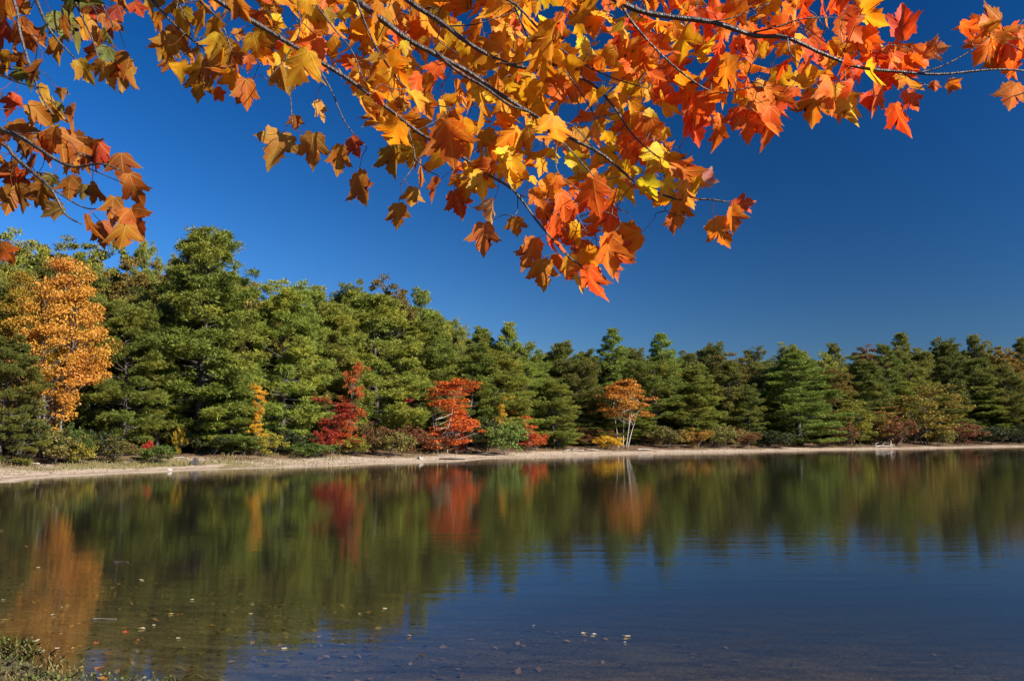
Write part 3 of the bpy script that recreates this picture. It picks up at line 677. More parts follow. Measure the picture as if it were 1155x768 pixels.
G_SHR = 'shrubs along the back of the beach'
S = [
 ('shrub_b', 'shrub_dark', 22, 474, 6.0, 60, 'dark shrub under the pine at the left edge'),
 ('shrub_a', 'shrub_olive', 62, 486, 5.6, 50, 'olive shrub below the tall orange maple'),
 ('shrub_b', 'shrub_green', 84, 480, 5.4, 34, 'green shrub right below the gold branches of the tall orange maple'),
 ('shrub_a', 'yellowgreen', 92, 499, 5.0, 26, 'low yellow green shrub right of the olive shrub'),
 ('shrub_a', 'shrub_dark', 114, 488, 6.4, 40, 'dark shrub around the foot of the broad green pine'),
 ('shrub_b', 'shrub_olive', 134, 494, 5.2, 42, 'pale olive shrub on the grassy shore'),
 ('shrub_a', 'crimson', 168, 498, 5.8, 12, 'tiny red leaved shrub in the shade of the pines'),
 ('shrub_a', 'shrub_green', 178, 503, 4.8, 40, 'low green shrub left of the tallest pine trunk'),
 ('shrub_b', 'yellow', 202, 484, 7.0, 14, 'small yellow shrub beside the tallest pine trunk'),
 ('shrub_b', 'shrub_dark', 238, 488, 7.0, 50, 'dark shrub right of the tallest pine trunk'),
 ('shrub_a', 'shrub_green', 275, 490, 6.4, 36, 'green shrub under the small yellow maple'),
 ('shrub_b', 'yellowgreen', 300, 488, 6.0, 34, 'yellow green shrub at the foot of the full green pine'),
 ('shrub_a', 'shrub_dark', 325, 486, 6.6, 44, 'dark shrub between the yellow green shrub and the crimson maple'),
 ('shrub_a', 'shrub_bright', 352, 500, 5.0, 52, 'low bright green shrub spreading onto the sand'),
 ('shrub_b', 'crimson', 366, 484, 5.8, 28, 'crimson shrub at the foot of the crimson maple'),
 ('shrub_a', 'yellowgreen', 398, 494, 5.4, 36, 'yellow green shrub between the bright green shrub and the russet thicket'),
 ('shrub_b', 'shrub_russet', 424, 478, 5.6, 40, 'russet bush at the left end of the thicket'),
 ('shrub_a', 'shrub_olive', 444, 488, 5.2, 36, 'olive brown bush inside the russet thicket'),
 ('shrub_b', 'shrub_russet', 464, 480, 5.6, 36, 'russet bush left of the pale leaning stem'),
 ('shrub_a', 'shrub_russet', 488, 488, 5.0, 40, 'reddish brown bush at the foot of the scarlet maple'),
 ('shrub_b', 'crimson', 513, 486, 5.0, 32, 'crimson bush at the right end of the thicket'),
 ('shrub_b', 'shrub_dark', 541, 474, 5.2, 46, 'dark shaded bush left of the bright green bush'),
 ('shrub_a', 'shrub_bright', 570, 478, 2.8, 40, 'bright green bush growing down to the waterline'),
 ('shrub_a', 'scarlet', 603, 488, 5.8, 24, 'orange red bush under the small orange maple sapling'),
 ('shrub_b', 'shrub_green', 628, 486, 6.2, 36, 'green bush behind the pale driftwood'),
 ('shrub_a', 'shrub_russet', 661, 492, 8.0, 34, 'russet scrub left of the yellow shrub'),
 ('shrub_a', 'yellow', 687, 492, 5.2, 26, 'bright yellow shrub beside the forked pale trunks'),
 ('shrub_b', 'shrub_russet', 733, 490, 8.0, 34, 'russet scrub right of the forked pale trunks'),
 ('shrub_a', 'shrub_olive', 752, 482, 7.4, 32, 'olive bush right of the russet scrub'),
 ('shrub_b', 'ochre', 784, 484, 6.6, 36, 'ochre bush below the green pine on the right shore'),
 ('shrub_a', 'shrub_olive', 815, 482, 6.6, 36, 'olive bush second left of the layered bright green pine'),
 ('shrub_b', 'shrub_russet', 840, 486, 6.4, 32, 'russet bush left of the layered bright green pine'),
 ('shrub_a', 'shrub_dark', 876, 486, 6.2, 36, 'dark bush under the layered bright green pine'),
 ('shrub_b', 'shrub_russet', 954, 478, 5.6, 26, 'russet bush left of the yellow green young maple'),
 ('shrub_b', 'shrub_russet', 1010, 472, 6.2, 44, 'russet bush behind the driftwood'),
 ('shrub_a', 'shrub_olive', 1060, 484, 6.0, 34, 'olive bush under the ochre maple'),
 ('shrub_b', 'shrub_russet', 1088, 478, 6.6, 34, 'russet bush right of the ochre maple'),
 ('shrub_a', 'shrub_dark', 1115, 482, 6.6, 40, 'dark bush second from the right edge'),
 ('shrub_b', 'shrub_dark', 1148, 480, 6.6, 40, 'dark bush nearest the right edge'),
]
for (proto, mat, px, top, off, w, label) in S:
    if px > 740: off -= 1.3
    o = put('shrub', proto, mat, px, top, off, w, label, 'bark_grey', G_SHR, 'shrub')
    for c in o.children:
        if c.name.startswith('trunk'): c.name = 'stems'

# trees filling the wood behind
GF = 'pines filling the wood behind the front trees'
rr = np.random.default_rng(99)
fill_protos = [('pine_f', 'pine_dark'), ('pine_g', 'pine'), ('pine_a', 'pine_dark'), ('pine_b', 'pine_dark'), ('pine_c', 'pine_dark'), ('pine_d', 'pine_dark'), ('pine_e', 'pine_dark')]
for off0, stepx, lo, hi in ((11, 46, 40, 70), (17, 34, 20, 40), (25, 36, 11, 30), (36, 46, 9, 26)):
    px = -190 + rr.uniform(0, 20)
    while px < 1340:
        pr, mt = fill_protos[rr.integers(7)]
        if off0 < 14: pr = 'pine_e'
        top = skyline(px) + rr.uniform(lo, hi)
        put('pine_tree', pr, mt, px, top, off0 + rr.uniform(-2, 3), rr.uniform(56, 80), 'dark green pine half hidden in the wood behind the front row of trees', 'bark_pine', GF)
        px += stepx * rr.uniform(0.8, 1.2)
px = -190
while px < 1340:
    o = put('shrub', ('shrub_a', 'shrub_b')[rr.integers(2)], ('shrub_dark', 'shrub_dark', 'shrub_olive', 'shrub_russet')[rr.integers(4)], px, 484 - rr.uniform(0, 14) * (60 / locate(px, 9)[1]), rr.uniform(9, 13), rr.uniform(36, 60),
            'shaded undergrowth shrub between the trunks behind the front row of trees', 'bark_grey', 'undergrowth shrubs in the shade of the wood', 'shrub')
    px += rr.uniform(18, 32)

# ------------------------------------------------------------------ driftwood, stones, logs on the far beach
def beach_pt(px, off):
    return locate(px, off)

def driftwood(px, off, segs, label, mat='driftwood', name='driftwood', group=None, cat='driftwood'):
    p = beach_pt(px, off)
    mb = MB()
    for pts, r in segs:
        pts = np.asarray(pts, float)
        n = max(6, len(pts) * 3)
        c = curve_pts(pts, n)
        mb.tube(c, np.linspace(r, r * 0.45, n) * (1 + 0.15 * np.sin(np.arange(n) * 1.7)), 8)
    o = link(name, mb.mesh(name), M[mat])
    o.location = p; o.scale = (0.55,) * 3
    return tag(o, label, cat, group)

driftwood(998, 3.2, [([(-2.6, 0, .15), (-1.0, .1, .35), (0.6, .0, .25), (2.0, .2, .15)], .20), ([(-2.4, .1, .2), (-2.3, .2, .8), (-1.6, .3, 1.1)], .12),
                     ([(1.0, 0, .25), (1.5, .1, .9), (1.4, .1, 1.7)], .14), ([(1.2, .1, .7), (2.1, .2, .55), (2.5, .0, .1)], .14), ([(-.6, 0, .3), (-.4, .2, .9), (.1, .1, 1.3)], .07)],
          'pale fallen tree with upturned limbs lying on the right shore', name='fallen_tree', cat='fallen tree')
driftwood(648, 4.2, [([(-1.9, 0, .1), (-.4, .2, .22), (1.6, 0, .12)], .15), ([(-.6, .1, .2), (-.1, -.5, .5), (.5, -.6, .5)], .07)], 'long bleached driftwood log on the sand below the russet scrub', group='driftwood on the far beach')
driftwood(668, 4.6, [([(-1.1, .3, .1), (0, 0, .2), (1.1, -.1, .1)], .13)], 'short bleached driftwood log left of the yellow shrub', group='driftwood on the far beach')
driftwood(727, 4.8, [([(-1.6, 0, .12), (0, .1, .2), (1.5, .3, .1)], .16)], 'bleached driftwood log right of the forked pale trunks', group='driftwood on the far beach')
driftwood(205, 5.6, [([(-.9, 0, .06), (0, .1, .14), (.8, 0, .06)], .10)], 'pale driftwood stick at the foot of the tallest pine', group='driftwood on the far beach')
driftwood(510, 1.0, [([(-1.7, .1, .1), (-.3, 0, .17), (1.7, -.1, .1)], .16)], 'dark wet log lying at the waterline below the scarlet maple', 'log', 'log', cat='log')
driftwood(30, 5.6, [([(-1.4, 0, .08), (0, .1, .14), (1.3, .1, .06)], .10)], 'pale driftwood stick on the sand at the left edge', group='driftwood on the far beach')

def stone(px, off, size, label, col, seed):
    rr = np.random.default_rng(seed)
    import bmesh
    bm = bmesh.new(); bmesh.ops.create_icosphere(bm, subdivisions=3, radius=1)
    ax = rr.normal(size=(6, 3)); ax = unit(ax)
    for v in bm.verts:
        c = np.array(v.co)
        s = 1 + sum(0.11 * math.sin(2.3 * (c @ a) * 2 + k) for k, a in enumerate(ax))
        v.co = Vector(c * s * np.array(size))
    me = bpy.data.meshes.new('stone'); bm.to_mesh(me); bm.free()
    for p_ in me.polygons: p_.use_smooth = True
    m, nt, out = new_mat('stone_' + str(seed)); m.name = 'stone'
    tc = N(nt, 'ShaderNodeTexCoord'); nz = noise(nt, tc.outputs['Object'], 9, 5, .7)
    bs = N(nt, 'ShaderNodeBsdfPrincipled'); bs.inputs['Roughness'].default_value = .85
    nt.links.new(mixc(nt, nz, [c * .6 for c in col], col), bs.inputs['Base Color']); nt.links.new(bs.outputs[0], out.inputs[0])
    o = link('stone', me, m); p = beach_pt(px, off); o.location = (p[0], p[1], p[2] + size[2] * .45)
    return tag(o, label, 'stone', 'stones on the far beach')
stone(221, 2.6, (.24, .2, .24), 'dark rounded stone standing on the grassy shore', (.05, .045, .04), 1)
stone(193, .5, (.10, .08, .06), 'small white stone at the water edge of the grassy shore', (.6, .57, .52), 2)
stone(474, 2.4, (.22, .16, .12), 'pale boulder on the sand below the russet thicket', (.34, .30, .25), 3)

# ------------------------------------------------------------------ grass: near clump and far shore tongue
def grass_mesh(cent, hts, rr, wd, bend=0.4):
    n = len(cent)
    a = rr.uniform(0, 6.283, n); d = np.column_stack([np.cos(a), np.sin(a), np.zeros(n)])
    s = np.column_stack([-np.sin(a), np.cos(a), np.zeros(n)]) * (wd * rr.uniform(.6, 1.3, (n, 1)))
    b = (rr.uniform(0.1, 1, (n, 1)) * bend) * hts[:, None]
    up = np.array([0, 0, 1.0])
    m1 = cent + up * hts[:, None] * .55 + d * b * .35
    t = cent + up * hts[:, None] * rr.uniform(.75, 1, (n, 1)) + d * b
    v = np.stack([cent - s, cent + s, m1 + s * .8, t, m1 - s * .8], 1).reshape(-1, 3)
    return make_mesh('grass', v, np.arange(n)[:, None] * 5 + np.array([[0, 1, 2, 3, 4]]), 5)
M['grass_near'] = foliage_mat('bank_grass', (0.055, 0.080, 0.016), (0.145, 0.150, 0.035), (0.20, 0.13, 0.055), 0.25, 2.2)
M['grass_far'] = foliage_mat('shore_grass', (0.16, 0.15, 0.045), (0.30, 0.25, 0.09), (0.14, 0.15, 0.04), 0.25, 0.5)
rr = np.random.default_rng(5)
xy = np.column_stack([rr.uniform(-9.5, -1.5, 42000), rr.uniform(4.8, 11, 42000)])
d = sdf(xy); bz = bumps(xy, 3.1) + 0.5 * bumps(xy[:, ::-1], 7.3)
ok = (d > -0.20 + 0.22 * bz) & (d < 2.2) & (rr.uniform(size=len(xy)) < 0.75 + 0.45 * bz)
xy = xy[ok]; z = ground_z(xy)
h = rr.uniform(.02, .085, len(xy)) * (1 + .6 * bumps(xy, 2.6))
# leafy water plants among the blades
me = grass_mesh(np.column_stack([xy, z - .01]), h, rr, .005, 1.3)
gv_ = np.empty(len(me.vertices) * 3, dtype=np.float32); me.vertices.foreach_get('co', gv_)
kw = rr.integers(0, len(xy), 9000)
wv_, wf_ = leaf_quads(np.column_stack([xy[kw] + rr.normal(0, .02, (9000, 2)), np.maximum(z[kw], 0) + rr.uniform(0.002, .045, 9000) * (1 + .5 * bumps(xy[kw], 2.6))]), rr, .022, 0.8)
me = make_mesh('grass', np.vstack([gv_.reshape(-1, 3), wv_]), [np.arange(len(xy))[:, None] * 5 + np.array([[0, 1, 2, 3, 4]]), wf_ + len(gv_) // 3], 0)
o = link('grass', me, M['grass_near']); tag(o, 'short green and straw grass on the near bank at the lower left', 'grass', kind='stuff')
xy = np.column_stack([rr.uniform(-30, -8, 60000), rr.uniform(33, 62, 60000)])
d = sdf(xy)
w = np.exp(-((xy[:, 0] + 18.5) / 6.5) ** 2)
ok = ((d > 2.2) | ((xy[:, 0] > -16.5) & (d > 0.1))) & (d < 6.2) & (rr.uniform(size=len(xy)) < w * (0.45 + .55 * bumps(xy, 0.9)) * np.clip(d / 2.5, .35, 1))
xy = xy[ok]; z = ground_z(xy)
hh = rr.uniform(.06, .2, len(xy))
q = np.column_stack([rr.uniform(-35, 95, 160000), rr.uniform(38, 152, 160000)])
dq = sdf(q)
kq = (dq > 2.0) & (dq < 7.5) & (rr.uniform(size=len(q)) < sst(0.05, 0.5, bumps(q, 0.7)) * sst(1.5, 5.0, dq))
xy = np.vstack([xy, q[kq]]); hh = np.append(hh, rr.uniform(.12, .42, int(kq.sum())))
z = ground_z(xy)
me = grass_mesh(np.column_stack([xy, z - .01]), hh, rr, .012, .6)
o = link('grass', me, M['grass_far']); tag(o, 'yellow green grass growing in patches along the far shore', 'grass', kind='stuff')

q = np.column_stack([rr.uniform(-32, 95, 260000), rr.uniform(33, 152, 260000)])
dq = sdf(q)
kq = (dq > 0.5) & (dq < 7) & (rr.uniform(size=len(q)) < (0.10 + 0.5 * np.exp(-((dq - 1.3 - 0.5 * bumps(q, 0.8)) / 0.3) ** 2) + 0.6 * sst(3, 6, dq)))
q = q[kq][:26000]; zq = ground_z(q)
lv, lf = leaf_quads(np.column_stack([q, zq + rr.uniform(.01, .03, len(q))]), rr, .085, 3.0)
M['litter'] = foliage_mat('fallen_leaves', (0.10, 0.050, 0.024), (0.34, 0.15, 0.05), (0.20, 0.11, 0.05), 0.1, 0.8)
o = link('leaf_litter', make_mesh('leaf_litter', lv, lf, 4), M['litter']); tag(o, 'brown fallen leaves strewn over the sand of the far shore', 'leaf litter', kind='stuff')
q = np.column_stack([rr.uniform(-10, 12, 24000), rr.uniform(5, 15, 24000)])
dq = sdf(q); kq = (dq < -0.03) & (dq > -5) & (rr.uniform(size=len(q)) < 0.5 + 0.5 * bumps(q, 1.7))
kq &= rr.uniform(size=len(q)) < sst(3.0, -2.5, q[:, 0]) * 0.9 + 0.1
q = q[kq][:1000]; zq = ground_z(q)
lv, lf = leaf_quads(np.column_stack([q, zq + rr.uniform(.008, .02, len(q))]), rr, .065, 4.0)
M['sunken'] = foliage_mat('sunken_leaves', (0.030, 0.018, 0.010), (0.26, 0.15, 0.06), (0.10, 0.06, 0.03), 0.1, 1.2)
o = link('sunken_leaf_litter', make_mesh('sunken_leaf_litter', lv, lf, 4), M['sunken']); tag(o, 'drowned brown leaves lying on the bed of the shallows', 'leaf litter', kind='stuff')

# ------------------------------------------------------------------ maple leaf shapes
half = np.array([(0.0, 0.0), (0.10, -0.05), (0.20, -0.03), (0.26, 0.06), (0.37, 0.05), (0.36, 0.14), (0.41, 0.22), (0.35, 0.29), (0.44, 0.37), (0.47, 0.45), (0.62, 0.60),
                 (0.49, 0.585), (0.45, 0.65), (0.37, 0.60), (0.31, 0.61), (0.22, 0.545), (0.225, 0.64), (0.29, 0.72), (0.20, 0.77), (0.195, 0.86), (0.11, 0.90), (0.075, 0.97), (0.0, 1.10)])
slim = half * np.array([0.82, 1.0]); slim[8:15, 1] += 0.05
wide = half * np.array([1.12, 0.95])
three = half.copy(); three[4] = (0.30, 0.10); three[5] = (0.33, 0.16); three[6] = (0.35, 0.23)
def full_outline(hf):
    return np.vstack([hf, (hf[1:-1] * np.array([-1, 1]))[::-1]])
VAR = [full_outline(h_) for h_ in (half, slim, wide, three)]
K = len(VAR[0])
CTR = np.array([0.0, 0.36])

def leaf_geo(rr, size, T, Nn, base, var=None, fold=None, curl=None):
    o = VAR[rr.integers(4) if var is None else var].copy()
    o += rr.normal(0, 0.012, o.shape)
    o[0] = (0, 0)
    uv = np.vstack([[CTR], CTR + (o - CTR) * 0.5, o])
    fold = rr.uniform(-.15, .95) if fold is None else fold
    curl = rr.normal(0.2, .5) if curl is None else curl
    x, y = uv[:, 0], uv[:, 1]
    ph = rr.uniform(0, 6.28)
    zz = fold * np.abs(x) * 0.9 - curl * y * y * 0.8 + 0.045 * np.sin(6 * x + ph) * np.sin(5 * y + ph) + rr.normal(0, .45) * x * (y - 0.3) - 0.5 * rr.uniform(0, 1) * np.maximum(np.abs(x) - .3, 0)
    yy = y * (1 - 0.12 * curl * curl * y)
    T = unit(T); Nn = unit(Nn - T * (Nn @ T)); B = np.cross(T, Nn)
    v = base + size * (x[:, None] * B + yy[:, None] * T + zz[:, None] * Nn)
    return v, uv
ki = np.arange(K); kj = (ki + 1) % K
LT = np.stack([np.zeros(K, int), 1 + ki, 1 + kj], -1)
LQ = np.stack([1 + ki, 1 + K + ki, 1 + K + kj, 1 + kj], -1)
NV = 1 + 2 * K

def leaves_mesh(name, items):
    """items: (verts, uv, colour) leaves or ('stalk', verts, quads, colour)"""
    V = []; Tq = []; Qq = []; U = []; Cc = []; n = 0
    for it in items:
        if it[0] is None:
            _, v, q, c = it
            V.append(v); Qq.append(q + n); U.append(np.full((len(v), 2), (0.5, -0.9))); Cc.append(np.tile(c, (len(v), 1))); n += len(v)
        else:
            v, uv, c = it
            V.append(v); Tq.append(LT + n); Qq.append(LQ + n); U.append(uv); Cc.append(np.tile(c, (len(v), 1))); n += len(v)
    V = np.concatenate(V); U = np.concatenate(U); Cc = np.concatenate(Cc)
    fl = [np.concatenate(Qq)]
    if Tq: fl.append(np.concatenate(Tq))
    me = make_mesh(name, V, fl, 0, True)
    li = np.empty(len(me.loops), dtype=np.int32); me.loops.foreach_get('vertex_index', li)
    uvl = me.uv_layers.new(name='leaf')
    uvl.data.foreach_set('uv', U[li].astype(np.float32).ravel())
    ca = me.attributes.new('leaf_colour', 'FLOAT_COLOR', 'POINT')
    ca.data.foreach_set('color', np.column_stack([Cc, np.ones(len(Cc))]).astype(np.float32).ravel())
    return me

def maple_leaf_mat():
    m, nt, out = new_mat('maple_leaf')
    uvn = N(nt, 'ShaderNodeUVMap', uv_map='leaf')
    sp = N(nt, 'ShaderNodeSeparateXYZ'); nt.links.new(uvn.outputs[0], sp.inputs[0])
    u, v = sp.outputs[0], sp.outputs[1]
    au = math_(nt, 'ABSOLUTE', u)
    # veins: midrib and one rib to each side lobe
    d1 = au
    def line(ang):
        # distance to the line through the base at angle from the midrib
        s, c = math.sin(ang), math.cos(ang)
        e = math_(nt, 'SUBTRACT', math_(nt, 'MULTIPLY', au, c), math_(nt, 'MULTIPLY', v, s))
        return math_(nt, 'ABSOLUTE', e)
    d2 = line(R(45)); d3 = line(R(80))
    dm = math_(nt, 'MINIMUM', math_(nt, 'MINIMUM', d1, d2), math_(nt, 'ADD', d3, 0.004))
    # fine side veins
    wv = math_(nt, 'ABSOLUTE', math_(nt, 'SINE', math_(nt, 'MULTIPLY', math_(nt, 'SUBTRACT', v, math_(nt, 'MULTIPLY', au, 0.8)), 34.0)))
    vein = ramp(nt, dm, [(0.0, 1.0), (0.022, 0.0)])
    fine = math_(nt, 'MULTIPLY', ramp(nt, wv, [(0.0, 1.0), (0.22, 0.0)]), 0.22)
    ve = math_(nt, 'MAXIMUM', vein, fine)
    tc = N(nt, 'ShaderNodeTexCoord')
    col = N(nt, 'ShaderNodeAttribute', attribute_name='leaf_colour').outputs['Color']
    nz = noise(nt, tc.outputs['Object'], 38, 4, .6)
    col2 = mixc(nt, ramp(nt, nz, [(0.42, 0.0), (0.72, 0.75)]), col, mixc(nt, 1.0, col, (0.95, 0.55, 0.55), 'MULTIPLY'))
    away = ramp(nt, dm, [(0.02, 0.0), (0.20, 0.75)])
    col2 = mixc(nt, away, mixc(nt, 0.30, col2, mixc(nt, 1.0, col2, (1.0, 1.5, 1.0), 'MULTIPLY')), mixc(nt, 1.0, col2, (0.92, 0.68, 0.7), 'MULTIPLY'))
    edge = ramp(nt, math_(nt, 'ADD', au, math_(nt, 'MULTIPLY', nz, 0.35)), [(0.50, 0.0), (0.72, 0.55)])
    col2 = mixc(nt, edge, col2, (0.22, 0.075, 0.02))
    spots = ramp(nt, noise(nt, tc.outputs['Object'], 160, 3, .6), [(0.66, 0.0), (0.72, 0.7)])
    col2 = mixc(nt, spots, col2, (0.10, 0.035, 0.012))
    col2 = mixc(nt, math_(nt, 'MULTIPLY', ve, 0.55), col2, mixc(nt, 0.55, col2, (0.85, 0.55, 0.16)))
    bs = N(nt, 'ShaderNodeBsdfPrincipled'); bs.inputs['Roughness'].default_value = 0.5; bs.inputs['Specular IOR Level'].default_value = 0.14
    nt.links.new(col2, bs.inputs['Base Color'])
    bp = N(nt, 'ShaderNodeBump'); bp.inputs['Strength'].default_value = 0.35; bp.inputs['Distance'].default_value = 0.002
    nt.links.new(ve, bp.inputs['Height']); nt.links.new(bp.outputs[0], bs.inputs['Normal'])
    tr = N(nt, 'ShaderNodeBsdfTranslucent'); nt.links.new(mixc(nt, 1.0, col2, (1.0, 0.92, 0.6), 'MULTIPLY'), tr.inputs['Color'])
    mx = N(nt, 'ShaderNodeMixShader'); mx.inputs[0].default_value = 0.56
    nt.links.new(bs.outputs[0], mx.inputs[1]); nt.links.new(tr.outputs[0], mx.inputs[2]); nt.links.new(mx.outputs[0], out.inputs[0])
    return m
M['maple_leaf'] = maple_leaf_mat()

# ------------------------------------------------------------------ overhanging maple
# boughs: (name, [paths]); a path is [(px, py, depth), ...], thickness at start and end in mm
TRUNK = np.array([-4.3, 1.2])
BOUGHS = [
 ('main', [
   ([(150, -60, 2.25), (245, 0, 2.3), (290, 25, 2.32), (330, 50, 2.34), (370, 75, 2.35), (400, 95, 2.36), (440, 125, 2.38), (480, 150, 2.38), (510, 170, 2.38), (545, 190, 2.36), (580, 215, 2.34), (610, 250, 2.32), (640, 285, 2.3), (656, 300, 2.3)], 7, 2),
   ([(333, -12, 2.3), (338, 20, 2.3), (336, 42, 2.3), (322, 70, 2.3), (302, 90, 2.28)], 2, 1.2),
   ([(322, 62, 2.34), (329, 95, 2.33), (330, 145, 2.32)], 1.8, 1.2),
   ([(350, 62, 2.35), (372, 98, 2.33), (392, 140, 2.3), (412, 165, 2.28)], 2.4, 1.2),
   ([(458, 138, 2.38), (468, 180, 2.34), (452, 208, 2.32)], 2, 1.2), ([(467, 178, 2.34), (480, 190, 2.33), (497, 199, 2.32)], 1.6, 1),
   ([(465, 150, 2.38), (490, 138, 2.4), (508, 122, 2.42)], 1.8, 1.2),
   ([(585, 220, 2.34), (605, 224, 2.3), (625, 226, 2.28)], 1.6, 1), ([(584, 221, 2.34), (582, 235, 2.33), (579, 244, 2.32)], 1.4, 1),
   ([(640, 285, 2.3), (626, 283, 2.28), (612, 290, 2.27)], 1.4, 1), ([(520, 172, 2.38), (512, 200, 2.36), (540, 200, 2.35)], 1.3, 1)]),
 ('left_end', [
   ([(110, -60, 2.5), (170, 0, 2.45), (200, 30, 2.42), (232, 57, 2.4)], 5, 2), ([(205, -20, 2.4), (228, 4, 2.4), (250, 26, 2.38), (262, 60, 2.36)], 3, 1.4),
   ([(192, -14, 2.45), (215, 30, 2.43), (228, 50, 2.42)], 2.2, 1.4)]),
 ('second', [
   ([(330, -60, 2.55), (395, -6, 2.52), (430, 24, 2.5), (465, 44, 2.5), (490, 58, 2.5), (530, 80, 2.5), (560, 104, 2.5), (600, 130, 2.5), (640, 155, 2.5), (680, 176, 2.48), (720, 206, 2.45), (760, 224, 2.42), (800, 226, 2.4), (822, 228, 2.38)], 9, 1.8),
   ([(490, 58, 2.5), (520, 78, 2.46), (545, 100, 2.44), (575, 122, 2.42), (602, 130, 2.4), (640, 168, 2.38), (676, 206, 2.36)], 5, 1.5),
   ([(398, -10, 2.45), (414, 28, 2.42), (430, 64, 2.4), (455, 96, 2.38), (488, 116, 2.36), (512, 122, 2.34)], 3.4, 1.5),
   ([(345, -10, 2.4), (375, 30, 2.38), (400, 62, 2.38), (412, 95, 2.36)], 2.5, 1.3),
   ([(676, 174, 2.48), (640, 140, 2.4), (625, 190, 2.36), (660, 220, 2.34)], 1.6, 1.2),
   ([(655, 244, 2.36), (680, 240, 2.34), (700, 250, 2.34), (684, 270, 2.33)], 1.6, 1), ([(655, 210, 2.36), (650, 240, 2.35), (662, 262, 2.34)], 1.6, 1),
   ([(760, 224, 2.42), (752, 240, 2.4), (775, 246, 2.38)], 1.3, 1)]),
 ('third', [
   ([(380, -70, 2.7), (455, -4, 2.66), (500, 28, 2.64), (530, 50, 2.62), (570, 72, 2.62), (620, 84, 2.6), (660, 92, 2.6), (690, 120, 2.58), (715, 150, 2.56), (745, 180, 2.54)], 8, 1.8),
   ([(540, -12, 2.6), (578, 5, 2.6), (610, 36, 2.58), (650, 64, 2.56), (688, 84, 2.55), (730, 100, 2.54)], 4, 1.6), ([(580, 8, 2.6), (605, 50, 2.54), (640, 82, 2.52), (672, 132, 2.5)], 3, 1.4),
   ([(500, 30, 2.64), (540, 26, 2.6), (585, 12, 2.6)], 2.2, 1.4), ([(498, 30, 2.64), (497, 45, 2.6), (512, 58, 2.58)], 2, 1.2),
   ([(560, 72, 2.6), (590, 70, 2.58), (618, 58, 2.56)], 2, 1.2)]),
 ('right', [
   ([(560, -70, 2.5), (697, 2, 2.42), (740, 17, 2.4), (800, 28, 2.38), (850, 38, 2.36), (888, 42, 2.35), (930, 64, 2.34), (970, 77, 2.33), (1020, 83, 2.32), (1060, 82, 2.31), (1130, 78, 2.3), (1190, 84, 2.3)], 8, 2),
   ([(1030, 84, 2.32), (1060, 76, 2.31), (1090, 60, 2.3), (1116, 42, 2.29)], 2.4, 1.3), ([(850, 37, 2.36), (880, 29, 2.34), (905, 22, 2.33), (950, 20, 2.32)], 2.6, 1.3),
   ([(697, 0, 2.42), (712, 28, 2.4), (740, 60, 2.38), (775, 90, 2.36), (808, 103, 2.34), (840, 100, 2.33)], 4, 1.5), ([(888, 42, 2.35), (892, 62, 2.33), (908, 78, 2.32)], 2, 1.2),
   ([(952, 72, 2.33), (954, 92, 2.32)], 1.3, 1), ([(1018, 83, 2.32), (1032, 94, 2.31), (1050, 98, 2.3)], 1.5, 1), ([(790, 26, 2.38), (826, 18, 2.36), (868, 4, 2.35)], 2, 1.2)]),
 ('lower_left', [
   ([(-160, 92, 2.2), (-5, 146, 2.15), (30, 160, 2.14), (60, 178, 2.13), (80, 188, 2.12), (115, 188, 2.1), (136, 192, 2.1)], 6, 1.4),
   ([(-90, 108, 2.2), (-5, 156, 2.1), (20, 180, 2.08), (45, 200, 2.06), (60, 215, 2.05), (75, 240, 2.04), (92, 253, 2.03)], 6, 1.4), ([(60, 214, 2.05), (90, 232, 2.03), (116, 236, 2.02)], 2, 1.2),
   ([(100, 190, 2.11), (120, 198, 2.1), (142, 208, 2.08)], 1.3, 1), ([(30, 195, 2.08), (55, 200, 2.06), (70, 207, 2.05)], 1.4, 1)]),
 ('upper_left', [
   ([(0, -80, 2.3), (40, -4, 2.2), (50, 20, 2.18), (60, 44, 2.17), (75, 60, 2.16), (92, 74, 2.15)], 4, 1.3),
   ([(-30, -70, 2.2), (10, -5, 2.15), (25, 40, 2.13), (35, 80, 2.12), (48, 110, 2.1), (60, 130, 2.1)], 5, 1.5),
   ([(60, -60, 2.3), (88, 10, 2.25), (104, 44, 2.22), (112, 70, 2.2)], 3, 1.3), ([(-60, 60, 2.2), (-5, 84, 2.15), (25, 96, 2.12), (52, 100, 2.1)], 3, 1.3),
   ([(90, -50, 2.3), (118, 5, 2.28), (128, 30, 2.26)], 2.5, 1.3)]),
]
net = []          # samples: (x, y, z, bough index)
bough_mb = [MB() for _ in BOUGHS]
first_pts = []
for bi, (bn, paths) in enumerate(BOUGHS):
    for pi_, (pts, r0, r1) in enumerate(paths):
        w = np.array([at_depth(*p) for p in pts])
        w[1:-1] += rng.normal(0, 0.004, w[1:-1].shape)
        if pi_ == 0:
            first = w[0]
            src = np.array([TRUNK[0], TRUNK[1], max(first[2] + 0.35, 3.0) + 0.12 * bi])
            mids = [src, src * 0.6 + first * 0.4 + np.array([0, 0, 0.16]), src * 0.25 + first * 0.75 + np.array([0, 0, 0.10])]
            mb_pts = curve_pts(np.vstack([mids, w]), 14 + len(w) * 4)
            n_pre = 12
            rad = np.concatenate([np.linspace(0.035, r0 / 1000, n_pre + 6), np.linspace(r0 / 1000, r1 / 1000, len(mb_pts) - n_pre - 6)])
        else:
            mb_pts = curve_pts(w, 6 + len(w) * 4)
            rad = np.linspace(r0 / 1000, r1 / 1000, len(mb_pts))
        rad = rad * (1 + 0.10 * np.sin(np.arange(len(rad)) * 2.1))
        bough_mb[bi].tube(mb_pts, rad * 1.05, 7)
        for q in mb_pts:
            qx, qy, f = to_px(q)
            if f > 1.2 and -200 < qx < 1300 and qy > -160: net.append((*q, bi))
